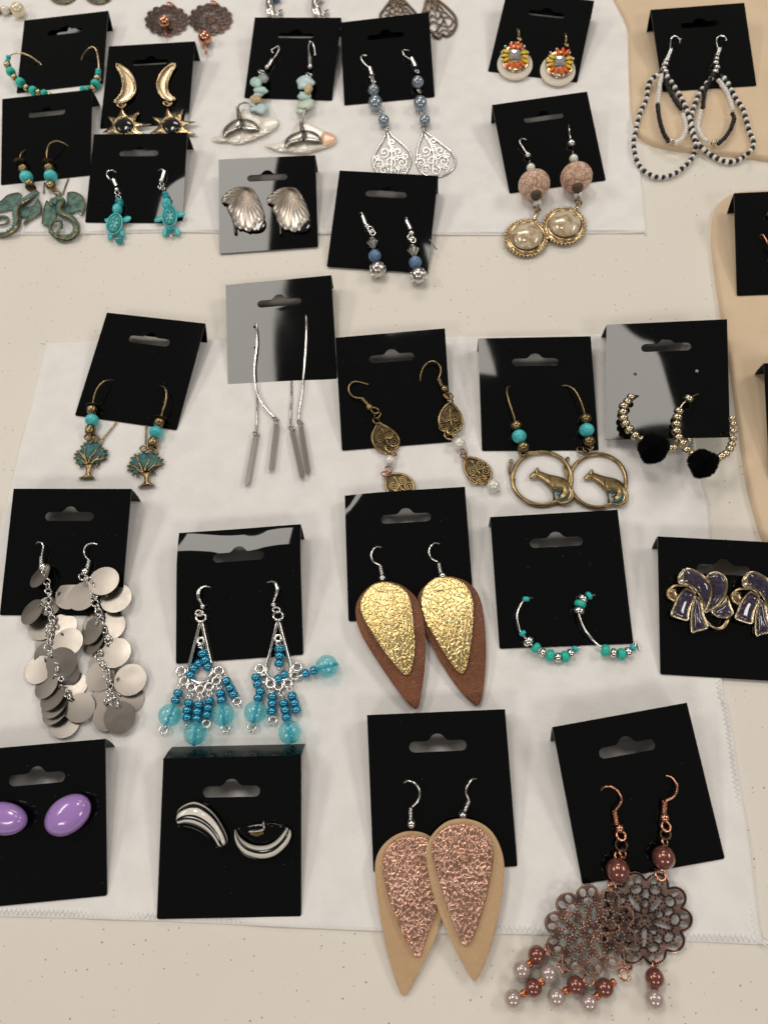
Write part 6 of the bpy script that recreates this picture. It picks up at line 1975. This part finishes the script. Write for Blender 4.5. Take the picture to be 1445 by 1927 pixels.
# ------------------------------------------------------------------ copper filigree flowers (card AA)
def filigree_plate(e, name, cx, cy, lobes, ph, R, rl, mat, granmat, l, th=0.5, sx=1.0, sy=1.0, fine=True, tilt=(0, 0)):
    """scalloped openwork flower: `lobes` round lobes of radius rl at distance R"""
    def xy(r, a):
        return (cx + sx * r * math.cos(a), cy + sy * r * math.sin(a))
    step = 2 * math.pi / lobes
    outline = []
    N = lobes * 14
    for i in range(N):
        a = ph + 2 * math.pi * i / N
        dl = (a - ph + step / 2) % step - step / 2
        s_ = R * math.sin(dl)
        r = R * math.cos(dl) + math.sqrt(max(0.0, rl * rl - s_ * s_)) if abs(s_) < rl else R * math.cos(dl)
        outline.append(xy(r, a))
    holes = []
    gran = []

    def oval(r, a, ra, rt, n=12, g=True):
        pts = []
        for i in range(n):
            t = 2 * math.pi * i / n
            x, y = r + ra * math.cos(t), rt * math.sin(t)
            pts.append((cx + sx * (x * math.cos(a) - y * math.sin(a)), cy + sy * (x * math.sin(a) + y * math.cos(a))))
        holes.append(pts)
        if g and fine:
            m_ = max(8, int((ra + rt) * math.pi / 13))
            for i in range(m_):
                t = 2 * math.pi * i / m_
                x, y = r + (ra + 7) * math.cos(t), (rt + 7) * math.sin(t)
                gran.append((cx + sx * (x * math.cos(a) - y * math.sin(a)), cy + sy * (x * math.sin(a) + y * math.cos(a))))
    for k in range(lobes):
        a = ph + step * k
        off = rl * 0.36
        da = off / (R + rl * 0.25)
        oval(R + rl * 0.30, a - da, rl * 0.36, rl * 0.27, 10, False)
        oval(R + rl * 0.30, a + da, rl * 0.36, rl * 0.27, 10, False)
        oval(R - rl * 0.46, a, rl * 0.32, rl * 0.40, 10)
        b = a + step / 2
        if k % 2 == 0:
            oval(R * 0.52, b, R * 0.27, R * 0.075)
        else:
            oval(R * 0.68, b, R * 0.12, R * 0.10, 10)
            oval(R * 0.42, b, R * 0.10, R * 0.075, 10)
    oval(0, 0, R * 0.07, R * 0.07, 10, False)

    def lf(x, y):
        return 0.8 * math.cos(min(1.5, math.hypot((x - cx) / sx, (y - cy) / sy) / (R + rl) * 1.4)) + tilt[0] * (x - cx) / R + tilt[1] * (y - cy) / R
    e.datum(outline)
    pl = e.plate(name, outline, mat, th, l, 0.15, 8, R * 0.14, holes=holes, sub=1, hsub=1, lfun=lf)
    if fine:
        inner = shrink(outline, 8)
        inner = inner if abs(inner[0][0] - cx) < abs(outline[0][0] - cx) + 1 else outline
        per = along(inner + [inner[0]], 12.5, 1)
        gran += per
        gran += [xy(R * 0.16, 2 * math.pi * i / 6) for i in range(6)]
        gran += [xy(R * 0.30, ph + step * i) for i in range(lobes)]
        gs = []
        for (x, y) in gran:
            q = e.w(x, y, l + th + lf(x, y) + 0.1)
            R0 = 6.4 * e.k(x, y)
            gs.append(lathe_geo(q, (0, 0, 1), [(R0 * math.sin(math.pi * i / 5), -R0 * math.cos(math.pi * i / 5)) for i in range(6)], 7))
        obj('granulation', merge_geo(*gs), granmat, pl, kind='stuff')
    e.datum(None)
    return pl


def pearl_run(e, seq):
    for i, (x, y, r, mt) in enumerate(seq):
        a, b = seq[max(0, i - 1)], seq[min(len(seq) - 1, i + 1)]
        e.bead({'brown_pearl': 'brown_pearl', 'mauve_pearl': 'mauve_pearl', 'copper_bead': 'copper_bead'}[mt], x, y, r, mt, (b[0] - a[0], b[1] - a[1]), 'donut' if mt == 'copper_bead' else 'ball', 2.6 if mt == 'copper_bead' else None, 1.0, n=24)
    if len(seq) > 1:
        e.tube('pin', [(seq[0][0], seq[0][1], 3.2), (seq[-1][0], seq[-1][1], 3.2)], 0.28, 'copper', sub=1)


B_, M_, K_ = 'brown_pearl', 'mauve_pearl', 'copper_bead'
e = Ear('drop_earring', 'copper filigree flower earring dark side up with a fringe of four pearl drops', 'copper filigree flower earrings', 'AA', u5, (525, 1215))
hook_set(e, [(578, 488), (600, 470), (640, 472), (675, 505), (685, 545), (650, 596)], 'copper', coil=(648, 598, 660, 664, 15), ball=(675, 686, 23), lmid=2.6)
for r_ in ((682, 722, 24, 0.3), (684, 772, 28, -0.3), (690, 815, 20, 0.7), (668, 828, 20, 0.5)):
    e.ring('jump_ring', r_[0], r_[1], r_[2], 'copper' if r_[1] != 772 else 'dark_bronze', 0.45, 2.2, (r_[3], 0.2))
e.bead('brown_pearl', 667, 903, 60, 'brown_pearl', n=28)
e.ring('jump_ring', 635, 982, 24, 'copper', 0.45, 3.6, (0.7, 0.2))
filigree_plate(e, 'filigree_flower', 525, 1215, 10, math.radians(-95), 182, 62, 'antique_copper', 'antique_copper_bright', 3.0)
for s_ in ([(247, 1340, 46, B_), (210, 1386, 20, K_), (168, 1418, 45, M_)], [(308, 1436, 45, M_), (270, 1480, 20, K_), (228, 1511, 46, B_), (178, 1540, 20, K_), (124, 1567, 45, M_)], [(448, 1497, 47, B_), (398, 1526, 20, K_), (348, 1560, 47, M_)], [(642, 1482, 19, K_), (597, 1511, 48, B_), (560, 1553, 20, K_), (517, 1588, 46, M_)]):
    pearl_run(e, s_)
for (x, y, a) in ((312, 1312, 0.6), (382, 1402, 0.6), (515, 1468, 0.2), (700, 1445, 0.2)):
    e.ring('eye_pin_loop', x, y, 26, 'copper', 0.42, 2.8, (a, 0.4))
e = Ear('drop_earring', 'copper filigree flower earring shiny side up, one straight pearl drop on it', 'copper filigree flower earrings', 'AA', u5, (805, 1150))
hook_set(e, [(918, 412), (945, 422), (970, 455), (972, 492), (950, 525), (912, 542)], 'copper', coil=(908, 546, 905, 606, 15), ball=(907, 630, 24), lmid=2.6)
for r_ in ((915, 676, 24, 0.3), (913, 716, 24, -0.4), (908, 755, 18, 0.8)):
    e.ring('jump_ring', r_[0], r_[1], r_[2], 'copper' if r_[1] != 716 else 'dark_bronze', 0.45, 2.2, (r_[3], 0.2))
e.bead('brown_pearl', 903, 836, 58, 'brown_pearl', n=28)
e.ring('jump_ring', 886, 926, 27, 'copper', 0.5, 2.6, (0.3, 0.2))
filigree_plate(e, 'filigree_flower', 805, 1152, 10, math.radians(-70), 186, 64, 'antique_copper_bright', 'copper_pit', 0.5)
pearl_run(e, [(856, 1460, 49, B_), (857, 1524, 21, K_), (855, 1568, 49, M_)])
pearl_run(e, [(684, 1446, 40, M_)])
pearl_run(e, [(760, 1450, 42, M_)])
e.ring('eye_pin_loop', 858, 1400, 24, 'copper', 0.42, 1.8, (1.0, 0.1))
e.ring('eye_pin_loop', 718, 1388, 24, 'copper', 0.42, 1.6, (0.6, 0.3))

# ------------------------------------------------------------------ earrings cut by the far edge of the view
e = Ear('drop_earring', 'pearl and copper bead drop above the turquoise hoop card', None, None, z1, (70, 70))
e.tube('pin', [(-60, 62, 2.2), (125, 68, 2.2)], 0.3, 'copper', sub=1)
strand(e, [(-25, 66, 28, 'w'), (5, 68, 18, 'k'), (40, 68, 29, 'w'), (74, 70, 18, 'k'), (125, 66, 46, 'c'), (166, 76, 9, 'k')], {'w': 'white_pearl', 'k': 'copper_bead', 'c': 'cream_pearl'}, 'ball', 1.0, names={'w': 'white_pearl', 'k': 'copper_bead', 'c': 'cream_pearl'})
for cx in (430, 672):
    e = Ear('drop_earring', 'green patina openwork oval rim on the side nearer the ' + ('pearl and copper drop' if cx == 430 else 'copper filigree ovals'), 'green patina openwork ovals', None, z1, (cx, -30))
    e.tube('oval_rim', ellipse(cx, -55, 95, 78, 28), 0.8, 'bronze', 0.9, closed=True, sub=1)
    e.plate('openwork', ellipse(cx, -55, 88, 72, 26), 'verdigris_grey', 0.5, 0.3, 0.2, 20, 18, sub=1, holes=[ellipse(cx + a, -55 + b, 22, 12, 10) for a, b in ((-45, 10), (0, 42), (45, 10), (0, 0), (-30, 34), (30, 34))], hsub=1)
for cx, cy, bx, by, lab in ((1135, 138, 1122, 148, 'dark copper filigree oval with copper ball resting on its face'), (1432, 128, 1395, 258, 'dark copper filigree oval with copper ball hanging below its scalloped rim')):
    e = Ear('drop_earring', lab, 'dark copper filigree ovals', None, z1, (cx, cy))
    filigree_plate(e, 'filigree_oval', cx, cy, 14, 0.1, 118, 28, 'dark_copper', 'dark_copper', 0.4, 0.5, 1.04, 0.74, False)
    e.plate('flower_center', ellipse(cx, cy, 22, 16, 10), 'dark_copper', 0.5, 1.2, 0.3, sub=1)
    e.ring('jump_ring', cx + 25, cy - 108, 20, 'copper', 0.5, 1.4, (0.5, 0.2))
    e.bead('copper_ball', bx, by, 40 if by < 200 else 46, 'copper', n=24, l=5.0 if by < 200 else None)
    e.tube('pin_loop', [(bx, by + 30, 3), (bx + 2, by + 66, 2.6), (bx + 8, by + 90, 2.4), (bx + 4, by + 108, 2.2)], 0.7, 'copper')
for cx, lab, dx in ((400, 'small silver figure earring above the whale tail card, blue bead on top', 0), (660, 'small silver figure earring above the fold end of the whale tail card', 1)):
    e = Ear('drop_earring', lab, 'small silver figure earrings', None, z2, (cx, 60))
    e.tube('figure_body', [(cx - 5, -60, 2), (cx - 12, -10, 2.6), (cx - 20, 30, 2.6), (cx - 5, 60, 2.2), (cx + 10, 95, 1.8)], [1.4, 2.8, 2.2, 2.6, 1.6], 'antique_silver', n=10)
    e.tube('figure_arm', [(cx - 20, 40, 2.6), (cx - 28, 70, 2.4), (cx - 10, 85, 2.0)], 1.0, 'silver')
    e.tube('figure_tail', [(cx + 5, 80, 1.8), (cx + 30, 75, 1.6), (cx + 55, 55, 1.2)], [1.4, 1.2, 0.5], 'silver')
    e.tube('figure_tail', [(cx + 5, 88, 1.6), (cx + 30, 90, 1.4), (cx + 60, 88, 1.0)], [1.3, 1.2, 0.5], 'silver')
    e.bead('figure_head', cx - 8, -20, 20, 'silver', l=3.0)
    e.bead('bead', cx + (28 if dx == 0 else 10), -8, 20, 'denim_bead' if dx == 0 else 'antique_silver')
for pts, lab in (([(1085, -45), (1130, -10), (1175, 35), (1215, 85), (1200, 130), (1150, 150), (1090, 145), (1040, 120), (1010, 90), (1040, 40), (1070, 0)], 'bronze openwork fan earring half hidden behind the grey pearl card'),
                 ([(1285, -50), (1330, -5), (1385, 40), (1432, 92), (1440, 140), (1418, 185), (1385, 205), (1362, 195), (1345, 215), (1318, 205), (1300, 180), (1270, 170), (1240, 120), (1262, 40)], 'bronze openwork fan earring beside the grey pearl card')):
    e = Ear('drop_earring', lab, 'bronze openwork fan earrings', None, z2, pts[0])
    ax_, ay_ = pts[0]
    fr = e.tube('fan_rim', pts, 0.75, 'brown_bronze', 0.9, closed=True, n=7)
    far = max(math.hypot(p[0] - ax_, p[1] - ay_) for p in pts)
    angs = [0.72 + 1.42 * i / 7 for i in range(8)]

    def P_(a, f):
        return (ax_ + far * f * math.cos(a), ay_ + far * f * math.sin(a))
    for i, a in enumerate(angs):
        run = [P_(a + 0.05 * math.sin(4 * f / 0.9 + i), f) for f in (0.12, 0.3, 0.5, 0.7, 0.85, 0.97)]
        run = [q for q in run if inside(q, pts)]
        if len(run) > 2:
            e.tube('fan_vein', run, 0.5, 'brown_bronze', 0.9, n=6, parent=fr)
        if i + 1 < len(angs):
            for f in (0.38, 0.55, 0.68, 0.8, 0.9):
                q = [P_(a, f), P_((a + angs[i + 1]) / 2, f + 0.05 * (1 if (i + int(f * 20)) % 2 else -1)), P_(angs[i + 1], f)]
                if all(inside(p, pts) for p in q):
                    e.tube('fan_vein', q, 0.45, 'brown_bronze', 0.9, n=5, sub=3, parent=fr)
